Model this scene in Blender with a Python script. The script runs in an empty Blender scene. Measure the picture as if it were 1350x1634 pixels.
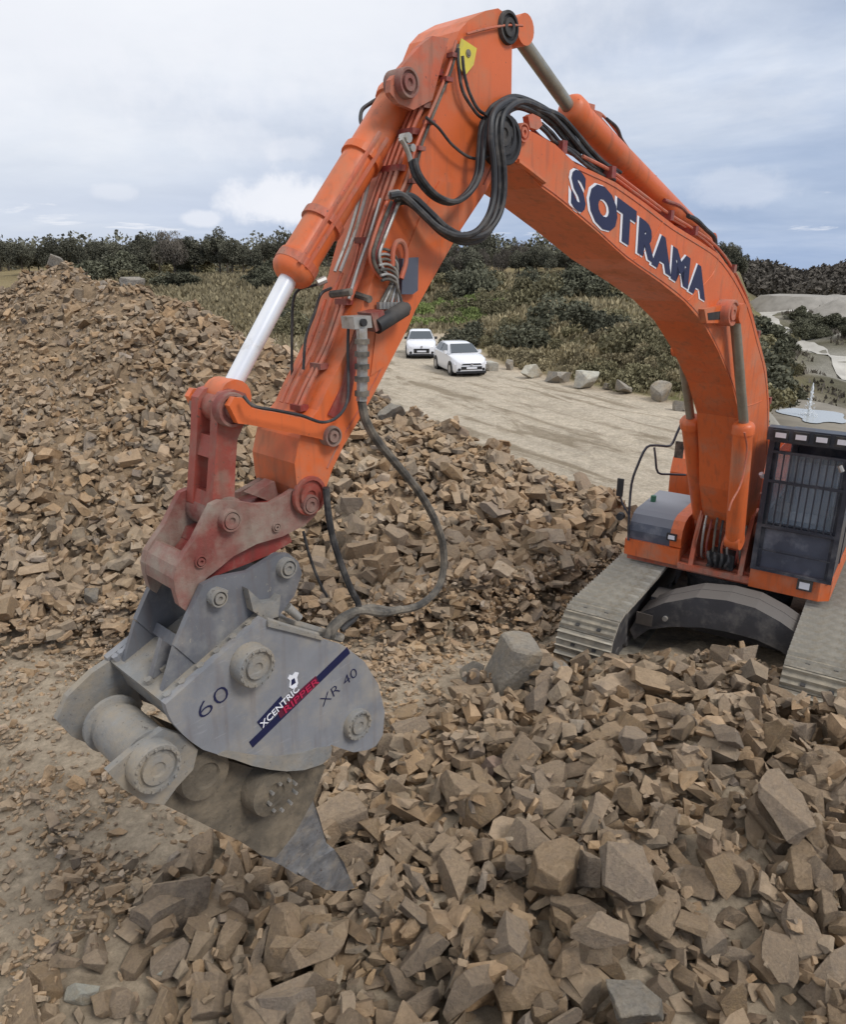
import bpy, bmesh, math, random
import numpy as np
from mathutils import Vector, Matrix, noise
random.seed(7); np.random.seed(7)
R = math.radians
scene = bpy.context.scene
COL = scene.collection

# ---------------------------------------------------------------- camera
CAM_H = 5.2; PITCH = R(18.7); FPX = 1176.0
cam_d = bpy.data.cameras.new('camera'); cam = bpy.data.objects.new('camera', cam_d); COL.objects.link(cam)
cam.location = (0, 0, CAM_H); cam.rotation_euler = (R(90) - PITCH, 0, 0)
cam_d.sensor_fit = 'HORIZONTAL'; cam_d.sensor_width = 36; cam_d.lens = 36 * FPX / 1350
cam_d.clip_start = 0.05; cam_d.clip_end = 5000
scene.camera = cam

# ---------------------------------------------------------------- sky and sun
world = bpy.data.worlds.new('World'); scene.world = world; world.use_nodes = True
SUN_EL, SUN_AZ = R(47), R(128)           # azimuth measured from +Y towards +X: behind the camera, to its right
def ray_dir(px, py):
    xn = (px - 675) / FPX; yn = (py - 817) / FPX
    return (xn, math.cos(PITCH) - yn * math.sin(PITCH), -(math.sin(PITCH) + math.cos(PITCH) * yn))
def build_world():
    nt = world.node_tree; N = nt.nodes; L = nt.links; N.clear()
    out = N.new('ShaderNodeOutputWorld'); bg = N.new('ShaderNodeBackground'); L.new(bg.outputs[0], out.inputs[0])
    sky = N.new('ShaderNodeTexSky'); sky.sky_type = 'NISHITA'; sky.sun_disc = False
    sky.sun_elevation = SUN_EL; sky.sun_rotation = SUN_AZ; sky.air_density = 1.2; sky.dust_density = 1.5
    tc = N.new('ShaderNodeTexCoord'); sep = N.new('ShaderNodeSeparateXYZ'); L.new(tc.outputs['Generated'], sep.inputs[0])
    def math_(op, a, b=None, c=None):
        m = N.new('ShaderNodeMath'); m.operation = op
        for i, v in enumerate((a, b, c)):
            if v is None: continue
            if isinstance(v, (int, float)): m.inputs[i].default_value = v
            else: L.new(v, m.inputs[i])
        return m.outputs[0]
    zc = math_('ADD', math_('MAXIMUM', sep.outputs[2], 0.0), 0.10)
    u = math_('DIVIDE', sep.outputs[0], zc); v = math_('DIVIDE', sep.outputs[1], zc)
    comb = N.new('ShaderNodeCombineXYZ'); L.new(u, comb.inputs[0]); L.new(v, comb.inputs[1])
    def noise_(scale, det, rough, off=0.0, lac=2.0):
        mp = N.new('ShaderNodeMapping'); mp.inputs['Location'].default_value = (off, off * 1.7, off * .4); L.new(comb.outputs[0], mp.inputs[0])
        n = N.new('ShaderNodeTexNoise'); n.inputs['Scale'].default_value = scale; n.inputs['Detail'].default_value = det
        n.inputs['Roughness'].default_value = rough; n.inputs['Distortion'].default_value = .3; L.new(mp.outputs[0], n.inputs['Vector']); return n.outputs['Fac']
    def ramp(fac, stops):
        r = N.new('ShaderNodeValToRGB'); e = r.color_ramp.elements
        while len(e) < len(stops): e.new(.5)
        for q, (p_, c) in zip(e, stops): q.position = p_; q.color = (*c, 1) if len(c) == 3 else c
        L.new(fac, r.inputs[0]); return r.outputs[0]
    def mix(fac, a, b):
        m = N.new('ShaderNodeMix'); m.data_type = 'RGBA'
        for s, w in ((0, fac), (6, a), (7, b)):
            if isinstance(w, (int, float)): m.inputs[s].default_value = w
            elif isinstance(w, tuple): m.inputs[s].default_value = (*w, 1)
            else: L.new(w, m.inputs[s])
        return m.outputs[2]
    sc = N.new('ShaderNodeVectorMath'); sc.operation = 'SCALE'; L.new(sky.outputs[0], sc.inputs[0]); sc.inputs['Scale'].default_value = .10
    # cloud deck: thin high veil plus heavier grey layers, brighter where it is thin
    n1 = noise_(.55, 7, .55, 3.1); n2 = noise_(1.6, 6, .6, 11.3); n3 = noise_(.22, 4, .5, 7.7)
    body = ramp(n1, [(0.30, (.40, .49, .65)), (.44, (.52, .60, .75)), (.55, (.66, .73, .85)), (.70, (.88, .91, .96))])
    mot = ramp(n2, [(.30, (.86, .87, .89)), (.70, (1.06, 1.05, 1.04))])
    mm = N.new('ShaderNodeMix'); mm.data_type = 'RGBA'; mm.blend_type = 'MULTIPLY'; mm.inputs[0].default_value = 1
    L.new(body, mm.inputs[6]); L.new(mot, mm.inputs[7])
    # layers towards the horizon are bluer, thicker air in front of them
    hz = ramp(sep.outputs[2], [(0.0, (1, 1, 1)), (.06, (.75, .75, .75)), (.26, (0, 0, 0))])
    c1 = mix(math_('MULTIPLY', hz, .78), mm.outputs[2], (.33, .44, .65))
    # overcast brightens towards the zenith side where the sun stands
    dotn = N.new('ShaderNodeVectorMath'); dotn.operation = 'DOT_PRODUCT'; L.new(tc.outputs['Generated'], dotn.inputs[0])
    dotn.inputs[1].default_value = (-.45, .30, .84)
    bright = ramp(dotn.outputs['Value'], [(0.30, (0, 0, 0)), (.80, (1, 1, 1))])
    c2 = mix(math_('MULTIPLY', bright, .85), c1, (1.02, 1.02, 1.02))
    cover = ramp(n3, [(.25, (.90, .90, .90)), (.6, (1, 1, 1))])
    c3 = mix(cover, sc.outputs[0], c2)
    # a few small bright cumulus heads low over the horizon
    cu = ramp(noise_(1.1, 8, .62, 23.9), [(.60, (0, 0, 0)), (.66, (1, 1, 1))])
    band = ramp(sep.outputs[2], [(0.015, (0, 0, 0)), (.03, (.8, .8, .8)), (.07, (.8, .8, .8)), (.12, (0, 0, 0))])
    cm = N.new('ShaderNodeMix'); cm.data_type = 'RGBA'; cm.blend_type = 'MULTIPLY'; cm.inputs[0].default_value = 1
    L.new(cu, cm.inputs[6]); L.new(band, cm.inputs[7])
    c4 = mix(cm.outputs[2], c3, (.80, .83, .90))
    nz = N.new('ShaderNodeTexNoise'); nz.inputs['Scale'].default_value = 26; nz.inputs['Detail'].default_value = 7; nz.inputs['Roughness'].default_value = .6; L.new(tc.outputs['Generated'], nz.inputs['Vector'])
    for (sx, sy, rad, amt) in ((448, 318, .060, .9), (478, 330, .045, .8), (322, 350, .020, .6), (180, 306, .022, .35), (372, 225, .05, .22), (470, 238, .03, .30), (1190, 300, .05, .25), (40, 40, .22, .55), (560, 20, .30, .6)):
        d0 = Vector(ray_dir(sx, sy)).normalized(); vm = N.new('ShaderNodeVectorMath'); vm.operation = 'SUBTRACT'; L.new(tc.outputs['Generated'], vm.inputs[0]); vm.inputs[1].default_value = d0
        v2 = N.new('ShaderNodeVectorMath'); v2.operation = 'MULTIPLY'; L.new(vm.outputs[0], v2.inputs[0]); v2.inputs[1].default_value = (.75, 1, 1.9)
        v3 = N.new('ShaderNodeVectorMath'); v3.operation = 'LENGTH'; L.new(v2.outputs[0], v3.inputs[0])
        dd = math_('ADD', v3.outputs['Value'], math_('MULTIPLY', math_('SUBTRACT', nz.outputs['Fac'], .5), rad * 1.3))
        k_ = N.new('ShaderNodeMapRange'); k_.interpolation_type = 'SMOOTHSTEP'; k_.inputs['From Min'].default_value = rad * (.55 if rad < .1 else 0); k_.inputs['From Max'].default_value = rad * 1.1; k_.inputs['To Min'].default_value = amt; k_.inputs['To Max'].default_value = 0; L.new(dd, k_.inputs['Value'])
        c4 = mix(k_.outputs[0], c4, (.86, .88, .94))
    L.new(c4, bg.inputs[0]); bg.inputs[1].default_value = 0.73
build_world()
sun_d = bpy.data.lights.new('sun', 'SUN'); sun_d.energy = 1.5; sun_d.angle = R(18); sun_d.color = (1, .96, .90)
sun = bpy.data.objects.new('sun', sun_d); COL.objects.link(sun)
sdir = Vector((math.sin(SUN_AZ) * math.cos(SUN_EL), math.cos(SUN_AZ) * math.cos(SUN_EL), math.sin(SUN_EL)))
sun.rotation_euler = sdir.to_track_quat('Z', 'Y').to_euler()
scene.view_settings.view_transform = 'Standard'; scene.view_settings.look = 'None'
scene.view_settings.exposure = 0.5; scene.view_settings.gamma = 1; scene.view_settings.use_curve_mapping = False

# ---------------------------------------------------------------- surveying helpers
CP, SP = math.cos(PITCH), math.sin(PITCH)
def ray(x, y):
    xn = (x - 675) / FPX; yn = (y - 817) / FPX
    return np.array([xn, CP - yn * SP, -(SP + CP * yn)])
def ground(x, y, z=0.0):
    r = ray(x, y); k = (CAM_H - z) / -r[2]; return float(r[0] * k), float(r[1] * k)
def at_depth(x, y, Y):
    r = ray(x, y); k = Y / r[1]; return float(r[0] * k), float(Y), float(CAM_H + r[2] * k)
class Frame:
    """machine frame: x forward, y machine-left, z up"""
    def __init__(s, o, th):
        s.o = np.array(o, float); a = R(270 - th); s.a = a
        s.U = np.array([math.cos(a), math.sin(a)]); s.V = np.array([-s.U[1], s.U[0]])
        s.M = Matrix.Translation((o[0], o[1], 0)) @ Matrix.Rotation(a, 4, 'Z')
    def v(s, x, y, v):
        r = ray(x, y); k = (v + s.V @ s.o) / (s.V @ r[:2]); q = r * k
        return float(s.U @ (q[:2] - s.o)), float(q[2] + CAM_H)
    def t(s, x, y, t):
        r = ray(x, y); k = (t + s.U @ s.o) / (s.U @ r[:2]); q = r * k
        return float(s.V @ (q[:2] - s.o)), float(q[2] + CAM_H)
    def p(s, x, y, v):
        a, z = s.v(x, y, v); return (a, v, z)
    def w(s, t, v, z):
        q = s.o + s.U * t + s.V * v; return (float(q[0]), float(q[1]), z)
O0 = (4.04, 9.4)
FB, FH, FT = Frame(O0, 43.6), Frame(O0, 35.0), Frame(O0, 33.0)

# ---------------------------------------------------------------- materials
MATS = {}
def mat(name, base, rough=.6, metal=0.0, var=.25, vscale=6.0, dirt=None, dirt_amt=0.0, dirt_scale=3.0, bump=.0, bscale=40.0, rnd=0.0, attr=None, spec=.5, coat=0.0, dirt_up=False, chip=0.0, chip_col=(.10, .06, .045), scratch=0.0, streak=0.0):
    if name in MATS: return MATS[name]
    m = bpy.data.materials.new(name); m.use_nodes = True; nt = m.node_tree; N = nt.nodes; L = nt.links
    b = N['Principled BSDF']; b.inputs['Roughness'].default_value = rough; b.inputs['Metallic'].default_value = metal
    b.inputs['Specular IOR Level'].default_value = spec
    if coat: b.inputs['Coat Weight'].default_value = coat
    tc = N.new('ShaderNodeTexCoord')
    def noi(sc, det=6, ro=.6, off=0):
        mp = N.new('ShaderNodeMapping'); mp.inputs['Location'].default_value = (off, off, off); L.new(tc.outputs['Object'], mp.inputs[0])
        n = N.new('ShaderNodeTexNoise'); n.inputs['Scale'].default_value = sc; n.inputs['Detail'].default_value = det; n.inputs['Roughness'].default_value = ro
        L.new(mp.outputs[0], n.inputs['Vector']); return n.outputs['Fac']
    def rng(x, lo, hi, a=.3, c=.7):
        r = N.new('ShaderNodeMapRange'); r.inputs['From Min'].default_value = a; r.inputs['From Max'].default_value = c
        r.inputs['To Min'].default_value = lo; r.inputs['To Max'].default_value = hi; L.new(x, r.inputs['Value']); return r.outputs[0]
    def mixc(fac, a, c, mode='MIX'):
        k = N.new('ShaderNodeMix'); k.data_type = 'RGBA'; k.blend_type = mode
        for s, w in ((0, fac), (6, a), (7, c)):
            if isinstance(w, (int, float)): k.inputs[s].default_value = w
            elif isinstance(w, tuple): k.inputs[s].default_value = (*w, 1)
            else: L.new(w, k.inputs[s])
        return k.outputs[2]
    col = base
    if attr:
        a = N.new('ShaderNodeAttribute'); a.attribute_name = attr; col = mixc(1.0, base, a.outputs['Color'], 'MULTIPLY')
    if var:
        cmb = N.new('ShaderNodeCombineColor'); f = rng(noi(vscale), 1 - var, 1 + var)
        for i in range(3): L.new(f, cmb.inputs[i])
        col = mixc(1.0, col, cmb.outputs[0], 'MULTIPLY')
    if rnd:
        oi = N.new('ShaderNodeObjectInfo'); hs = N.new('ShaderNodeHueSaturation')
        L.new(rng(oi.outputs['Random'], 1 - rnd, 1 + rnd, 0, 1), hs.inputs['Value'])
        w = N.new('ShaderNodeMath'); w.operation = 'FRACT'; w2 = N.new('ShaderNodeMath'); w2.operation = 'MULTIPLY'; L.new(oi.outputs['Random'], w2.inputs[0]); w2.inputs[1].default_value = 7.31
        L.new(w2.outputs[0], w.inputs[0]); L.new(rng(w.outputs[0], .88, 1.12, 0, 1), hs.inputs['Saturation'])
        if isinstance(col, tuple): hs.inputs['Color'].default_value = (*col, 1)
        else: L.new(col, hs.inputs['Color'])
        col = hs.outputs[0]
    if dirt:
        f = rng(noi(dirt_scale, 8, .68, 5.3), 0, 1, .62 - dirt_amt * .38, .80 - dirt_amt * .25)
        if dirt_up:
            g = N.new('ShaderNodeNewGeometry'); s = N.new('ShaderNodeSeparateXYZ'); L.new(g.outputs['Normal'], s.inputs[0])
            mx = N.new('ShaderNodeMath'); mx.operation = 'MAXIMUM'; L.new(f, mx.inputs[0]); L.new(rng(s.outputs[2], 0, .75, .3, .95), mx.inputs[1]); f = mx.outputs[0]
        col = mixc(f, col, dirt)
        rr = N.new('ShaderNodeMapRange'); rr.inputs['To Min'].default_value = rough; rr.inputs['To Max'].default_value = .95; L.new(f, rr.inputs['Value']); L.new(rr.outputs[0], b.inputs['Roughness'])
    if streak:                                               # run-off streaks and faded patches
        mp = N.new('ShaderNodeMapping'); mp.inputs['Scale'].default_value = (5, 5, .55); L.new(tc.outputs['Object'], mp.inputs[0])
        n = N.new('ShaderNodeTexNoise'); n.inputs['Scale'].default_value = 3.5; n.inputs['Detail'].default_value = 6; L.new(mp.outputs[0], n.inputs['Vector'])
        col = mixc(rng(n.outputs['Fac'], 0, streak, .52, .74), col, (.12, .07, .05))
    if chip:
        col = mixc(rng(noi(34, 5, .7, 9.1), 0, min(1, chip * 2), .70 - chip * .12, .74 - chip * .12), col, chip_col)
    if scratch:
        mp = N.new('ShaderNodeMapping'); mp.inputs['Scale'].default_value = (2, 30, 14); mp.inputs['Rotation'].default_value = (.3, .5, .2); L.new(tc.outputs['Object'], mp.inputs[0])
        n = N.new('ShaderNodeTexNoise'); n.inputs['Scale'].default_value = 4; n.inputs['Detail'].default_value = 4; L.new(mp.outputs[0], n.inputs['Vector'])
        col = mixc(rng(n.outputs['Fac'], 0, scratch, .64, .70), col, (.55, .55, .56))
    if isinstance(col, tuple): b.inputs['Base Color'].default_value = (*col, 1)
    else: L.new(col, b.inputs['Base Color'])
    if bump:
        bn = N.new('ShaderNodeBump'); bn.inputs['Strength'].default_value = bump; bn.inputs['Distance'].default_value = .02
        L.new(noi(bscale, 8, .65, 2.2), bn.inputs['Height']); L.new(bn.outputs[0], b.inputs['Normal'])
    MATS[name] = m; return m
DUST = (.34, .28, .21)
M_ORANGE = mat('orange_paint', (.62, .130, .034), .42, var=.12, vscale=1.3, dirt=(.44, .19, .11), dirt_amt=.36, dirt_scale=2.2, bump=.05, bscale=25, chip=.35, streak=.35)
M_ORANGE_W = mat('worn_orange_paint', (.50, .115, .055), .55, var=.16, vscale=3, dirt=(.34, .19, .14), dirt_amt=.5, dirt_scale=4, bump=.10, bscale=30, chip=.6, streak=.5)
M_RED = mat('red_coupler_paint', (.24, .040, .034), .5, var=.25, vscale=4, dirt=(.27, .17, .13), dirt_amt=.42, dirt_scale=5, bump=.15, bscale=30, chip=.5, streak=.4)
M_LINK = mat('faded_red_link_paint', (.29, .060, .042), .55, var=.2, vscale=4, dirt=(.28, .17, .13), dirt_amt=.45, dirt_scale=5, bump=.15, bscale=30, chip=.6, streak=.4)
M_DUSTY = mat('dusty_red_steel', (.20, .052, .042), .75, var=.25, vscale=5, dirt=(.27, .215, .175), dirt_amt=.66, dirt_scale=3.0, bump=.35, bscale=22, chip=.3, chip_col=(.14, .09, .07), streak=.35)
M_GREY = mat('grey_ripper_paint', (.215, .222, .240), .42, var=.14, vscale=3, dirt=(.30, .275, .24), dirt_amt=.40, dirt_scale=3.2, bump=.10, bscale=30, chip=.35, chip_col=(.32, .295, .25), scratch=.10, streak=.3)
M_EAR = mat('dark_grey_ripper_paint', (.135, .140, .155), .42, var=.18, vscale=3, dirt=(.25, .24, .225), dirt_amt=.34, dirt_scale=3.2, bump=.10, bscale=30, chip=.4, chip_col=(.32, .295, .25), streak=.3)
M_GREY_D = mat('dusty_grey_steel', (.20, .20, .195), .7, var=.25, vscale=4, dirt=(.30, .255, .195), dirt_amt=.58, dirt_scale=4, bump=.35, bscale=25, chip=.6, chip_col=(.10, .09, .08), scratch=.10)
M_BROWN_ST = mat('mud_caked_steel', (.115, .095, .070), .85, var=.35, vscale=5, dirt=(.225, .18, .125), dirt_amt=.42, dirt_scale=5, bump=.7, bscale=14, chip=.5, chip_col=(.07, .06, .05))
M_TOOTH = mat('scraped_steel', (.22, .22, .225), .42, .35, var=.4, vscale=9, dirt=(.30, .26, .21), dirt_amt=.42, dirt_scale=7, bump=.6, bscale=20, scratch=.18, chip=.6)
M_CHROME = mat('chrome_rod', (.78, .79, .82), .28, .35, var=.05, dirt=(.35, .30, .24), dirt_amt=.08)
M_ROD = mat('dull_chrome_rod', (.30, .29, .25), .35, .6, var=.12, dirt=(.25, .2, .14), dirt_amt=.3)
M_HOSE = mat('black_rubber_hose', (.022, .023, .026), .55, var=.3, vscale=10, dirt=(.12, .11, .10), dirt_amt=.35, dirt_scale=8)
M_HOSE_D = mat('dusty_rubber_hose', (.06, .056, .05), .8, var=.3, vscale=10, dirt=(.23, .20, .16), dirt_amt=.55, dirt_scale=8)
M_FIT = mat('zinc_fitting', (.42, .41, .39), .45, .6, var=.2, dirt=(.3, .26, .2), dirt_amt=.35, dirt_scale=12)
M_CAB = mat('navy_cab_paint', (.030, .034, .048), .38, var=.2, vscale=3, dirt=(.13, .125, .13), dirt_amt=.35, dirt_scale=3)
M_CABL = mat('dusty_blue_grey_panel', (.075, .085, .115), .4, var=.2, vscale=3, dirt=(.26, .27, .30), dirt_amt=.30, dirt_scale=2, dirt_up=True)
M_BLACK = mat('black_steel', (.02, .02, .022), .6, var=.3, dirt=(.10, .09, .08), dirt_amt=.4)
M_UNDER = mat('dusty_undercarriage_steel', (.05, .048, .052), .65, var=.2, vscale=3, dirt=(.17, .155, .14), dirt_amt=.35, dirt_scale=3, dirt_up=True, bump=.15, bscale=20)
M_SHOE = mat('dusty_track_steel', (.22, .20, .165), .65, .1, var=.3, vscale=6, dirt=(.40, .35, .27), dirt_amt=.5, dirt_scale=6, bump=.2, bscale=25, rnd=.10)
M_GROUSER = mat('polished_lit_grouser_steel', (.44, .41, .35), .5, .2, var=.25, vscale=9, dirt=(.36, .31, .235), dirt_amt=.45, dirt_scale=9)  # polished ridges paler than the plates: relief contrast also painted into the colour
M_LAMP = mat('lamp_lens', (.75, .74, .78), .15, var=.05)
M_YELLOW = mat('yellow_plate', (.62, .52, .06), .5, var=.1, dirt=(.4, .35, .15), dirt_amt=.25)
M_NAVYL = mat('navy_lettering', (.008, .012, .055), .45, var=.08)
M_WHITEL = mat('white_lettering', (.74, .75, .80), .5, var=.05)
M_MAGENTA = mat('crimson_lettering', (.42, .02, .07), .45, var=.08)
M_SEAT = mat('seat_cloth', (.16, .19, .24), .8, var=.2)
M_BLUE = mat('blue_workwear', (.10, .22, .42), .8, var=.2)
M_WCAR = mat('white_car_paint', (.78, .79, .83), .25, var=.02, dirt=(.5, .46, .4), dirt_amt=.10, coat=.6)
M_TYRE = mat('tyre_rubber', (.02, .02, .02), .8, var=.2, dirt=(.2, .17, .13), dirt_amt=.4)
M_TRIM = mat('black_plastic_trim', (.012, .012, .014), .5, var=.1)
M_RIM = mat('alloy_rim', (.45, .45, .47), .35, .7, var=.1)
def glass_mat(name, col, rough=.06, alpha=.45):
    m = bpy.data.materials.new(name); m.use_nodes = True; b = m.node_tree.nodes['Principled BSDF']
    b.inputs['Base Color'].default_value = (*col, 1); b.inputs['Roughness'].default_value = rough; b.inputs['Alpha'].default_value = alpha
    b.inputs['Specular IOR Level'].default_value = .8
    return m
M_GLASS = glass_mat('cab_glass', (.42, .50, .58), .10, .36)  # pale base colour paints reflections into the glass
M_CGLASS = glass_mat('car_glass', (.06, .075, .09), .05, .92)

# ---------------------------------------------------------------- mesh helpers
WM = {}
def link(o, parent=None, M=None):
    M = M or Matrix.Identity(4); COL.objects.link(o); WM[o.name] = M
    if parent is not None:
        o.parent = parent; o.matrix_local = WM[parent.name].inverted() @ M
    else: o.matrix_local = M
    return o
def tag(o, label=None, cat=None, group=None, kind=None):
    if label: o['label'] = label
    if cat: o['category'] = cat
    if group: o['group'] = group
    if kind: o['kind'] = kind
    return o
def empty(name, loc, rz=0, **k):
    o = bpy.data.objects.new(name, None); o.empty_display_size = .3
    link(o, None, Matrix.Translation(loc) @ Matrix.Rotation(rz, 4, 'Z')); return tag(o, **k)
def finish(name, bm, m, parent=None, frame=None, smooth=False, bevel=0.0, M=None):
    if bevel:
        es = [e for e in bm.edges if len(e.link_faces) == 2 and e.calc_face_angle(0) > R(35)]
        bmesh.ops.bevel(bm, geom=es, offset=bevel, segments=1, affect='EDGES', clamp_overlap=True)
    bmesh.ops.recalc_face_normals(bm, faces=bm.faces)
    me = bpy.data.meshes.new(name); bm.to_mesh(me); bm.free()
    ms = m if isinstance(m, (list, tuple)) else [m]
    for q in ms: me.materials.append(q)
    if smooth:
        me.shade_smooth()
        try: me.set_sharp_from_angle(angle=R(38))
        except Exception: pass
    o = bpy.data.objects.new(name, me)
    MM = M if M is not None else (frame.M if frame else (WM[parent.name] if parent is not None else Matrix.Identity(4)))
    return link(o, parent, MM)
def prism(bm, pts, a, b, axis='v'):
    """extrude an outline; axis v: pts are (t,z), spans v=a..b; axis t: pts are (v,z), spans t=a..b; axis z: pts are (t,v)"""
    def P(q, w):
        if axis == 'v': return (q[0], w, q[1])
        if axis == 't': return (w, q[0], q[1])
        return (q[0], q[1], w)
    A = [bm.verts.new(P(q, a)) for q in pts]; B = [bm.verts.new(P(q, b)) for q in pts]
    f1 = bm.faces.new(A); f2 = bm.faces.new(B[::-1]); n = len(pts)
    for i in range(n): bm.faces.new((A[i], B[i], B[(i + 1) % n], A[(i + 1) % n]))
    return bm
def box(bm, x0, x1, y0, y1, z0, z1):
    return prism(bm, [(x0, y0), (x1, y0), (x1, y1), (x0, y1)], z0, z1, 'z')
def cyl(bm, p0, p1, r0, r1=None, seg=20, cap=True):
    r1 = r0 if r1 is None else r1
    p0, p1 = Vector(p0), Vector(p1); d = (p1 - p0).normalized()
    q = d.to_track_quat('Z', 'Y'); A, B = [], []
    for i in range(seg):
        a = 2 * math.pi * i / seg; c = Vector((math.cos(a), math.sin(a), 0))
        A.append(bm.verts.new(p0 + q @ (c * r0))); B.append(bm.verts.new(p1 + q @ (c * r1)))
    for i in range(seg): bm.faces.new((A[i], A[(i + 1) % seg], B[(i + 1) % seg], B[i]))
    if cap: bm.faces.new(A[::-1]); bm.faces.new(B)
    return bm
def lathe(bm, p0, p1, prof, seg=24):
    """prof: list of (s along the axis in metres, r)"""
    p0, p1 = Vector(p0), Vector(p1); d = (p1 - p0).normalized(); q = d.to_track_quat('Z', 'Y'); rings = []
    for s, r in prof:
        rings.append([bm.verts.new(p0 + d * s + q @ (Vector((math.cos(2 * math.pi * i / seg), math.sin(2 * math.pi * i / seg), 0)) * r)) for i in range(seg)])
    for a, b in zip(rings, rings[1:]):
        for i in range(seg): bm.faces.new((a[i], a[(i + 1) % seg], b[(i + 1) % seg], b[i]))
    bm.faces.new(rings[0][::-1]); bm.faces.new(rings[-1]); return bm
def smooth_path(pts, sub=6):
    P = [Vector(p) for p in pts]
    if len(P) < 3: return P
    P = [2 * P[0] - P[1]] + P + [2 * P[-1] - P[-2]]; out = []
    for i in range(1, len(P) - 2):
        a, b, c, d = P[i - 1:i + 3]
        for k in range(sub):
            t = k / sub
            out.append(.5 * ((2 * b) + (c - a) * t + (2 * a - 5 * b + 4 * c - d) * t * t + (3 * b - a - 3 * c + d) * t ** 3))
    out.append(P[-2]); return out
def tube(bm, pts, r, seg=8, sub=6, curved=True):
    P = smooth_path(pts, sub) if curved else [Vector(p) for p in pts]
    rings = []; up = Vector((.123, .357, .925)).normalized()
    for i, p in enumerate(P):
        d = (P[min(i + 1, len(P) - 1)] - P[max(i - 1, 0)]).normalized()
        x = d.cross(up)
        if x.length < 1e-3: x = d.orthogonal()
        x.normalize(); y = d.cross(x).normalized(); up = (-y if y.dot(up) < 0 else y)
        y = up; x = y.cross(d).normalized()
        rings.append([bm.verts.new(p + (x * math.cos(2 * math.pi * k / seg) + y * math.sin(2 * math.pi * k / seg)) * r) for k in range(seg)])
    for a, b in zip(rings, rings[1:]):
        for k in range(seg): bm.faces.new((a[k], a[(k + 1) % seg], b[(k + 1) % seg], b[k]))
    bm.faces.new(rings[0][::-1]); bm.faces.new(rings[-1]); return bm
def nb(): return bmesh.new()
def text_mesh(s, size, offset=0.0, extrude=.002, shear=0.0, space=1.0):
    c = bpy.data.curves.new('t', 'FONT'); c.body = s; c.size = size; c.offset = offset; c.extrude = extrude; c.shear = shear; c.space_character = space; c.align_x = 'CENTER'; c.align_y = 'CENTER'; c.resolution_u = 3
    o = bpy.data.objects.new('t', c); COL.objects.link(o); bpy.context.view_layer.update()
    me = bpy.data.meshes.new_from_object(o.evaluated_get(bpy.context.evaluated_depsgraph_get()))
    bpy.data.objects.remove(o); bpy.data.curves.remove(c); return me

# ================================================================ terrain
def sstep(a, b, x):
    t = np.clip((x - a) / (b - a), 0, 1); return t * t * (3 - 2 * t)
_rs = np.random.RandomState(3)
_oct = [(_rs.uniform(0, 2 * math.pi), _rs.uniform(0, 6.28), _rs.uniform(0, 6.28)) for _ in range(48)]
def wnoise(x, y, scale, seed=0, octs=3):
    """cheap smooth noise: sums of warped sines, about -1..1"""
    s = np.zeros_like(x, dtype=float); amp = 1; tot = 0
    for o in range(octs):
        k = 2 * math.pi / scale * (1.9 ** o); acc = 0
        for j in range(4):
            a, p1, p2 = _oct[(seed * 7 + o * 4 + j) % 48]
            acc = acc + np.sin(k * (x * math.cos(a) + y * math.sin(a)) + p1 + 1.3 * np.sin(k * .61 * (-x * math.sin(a) + y * math.cos(a)) + p2))
        s += amp * acc / 2.2; tot += amp; amp *= .55
    return s / tot
HX = np.array([-30, -20, -14, -11.2, -9.4, -8.4, -7.9, -7.4, -7.0, -6.6, -6.1, -5.0, -4.3, -3.5, -2.4, -.96, .3, 1.5, 2.6, 3.4, 4.2, 5.0])
HZ = np.array([1.5, 2.6, 3.4, 4.0, 4.55, 5.0, 5.22, 5.0, 4.72, 4.82, 4.72, 4.3, 4.05, 3.65, 3.1, 2.45, 2.0, 1.5, 1.12, .85, .4, 0])
HC = np.array([24, 21, 18.5, 17.4, 17, 17, 17, 16.8, 16.5, 16.2, 16, 15.6, 15.5, 15.3, 15.1, 14.9, 14.2, 13.5, 12.9, 12.5, 12.2, 12.2])
HB = np.array([13, 11.5, 10.4, 10.0, 9.9, 9.9, 9.9, 9.9, 9.9, 9.85, 9.85, 9.8, 9.8, 9.8, 9.75, 9.7, 9.85, 10.3, 10.9, 11.4, 11.9, 12.0])
def heap(x, y):
    zc = np.interp(x, HX, HZ); yc = np.interp(x, HX, HC); yb = np.interp(x, HX, HB) + .35 * wnoise(x, y, 3.0, 2, 2)
    f = np.minimum(zc, zc * (y - yb) / np.maximum(yc - yb, .7)); b = zc - (y - yc) * .74
    h = np.where(y < yc, f, b); k = .25
    return np.maximum(h, 0) * (x < 5) * (x > -30)
def fore_mask(x, y):
    """where the foreground heap of big broken stone lies"""
    ymax = np.interp(x, [-3.4, -2.4, -1.1, -.3, 1.0, 2.2, 5], [4.9, 5.6, 6.9, 7.7, 8.5, 9.2, 10])
    m = sstep(-.15, .75, ymax - y + .3 * wnoise(x, y, 1.6, 4, 2)) * sstep(-3.5, -2.6, x + .35 * wnoise(x, y, 1.3, 5, 2))
    m = m * (1 - .70 * sstep(-1.0, -2.3, x + .5 * wnoise(x, y, 1.1, 7, 2)))
    return np.clip(m, 0, 1)
def fore(x, y):
    base = .46 * sstep(-1.6, 2.6, x) + .10 * sstep(6.5, 4.2, y) * sstep(-1.6, 0, x)
    ridge = .25 * np.exp(-((x - 2.9) ** 2 / 3.0 + (y - 6.0) ** 2 / 2.2))
    base = base * (1 - .65 * sstep(7.0, 8.4, y - .15 * x))
    return fore_mask(x, y) * (base + ridge + .07 * wnoise(x, y, 1.5, 6, 3))
def s_v(x, y): return x - (.395 * y + 1.0)
def valley(x, y):
    s = x - (.395 * y + 1.0)
    return s
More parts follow.
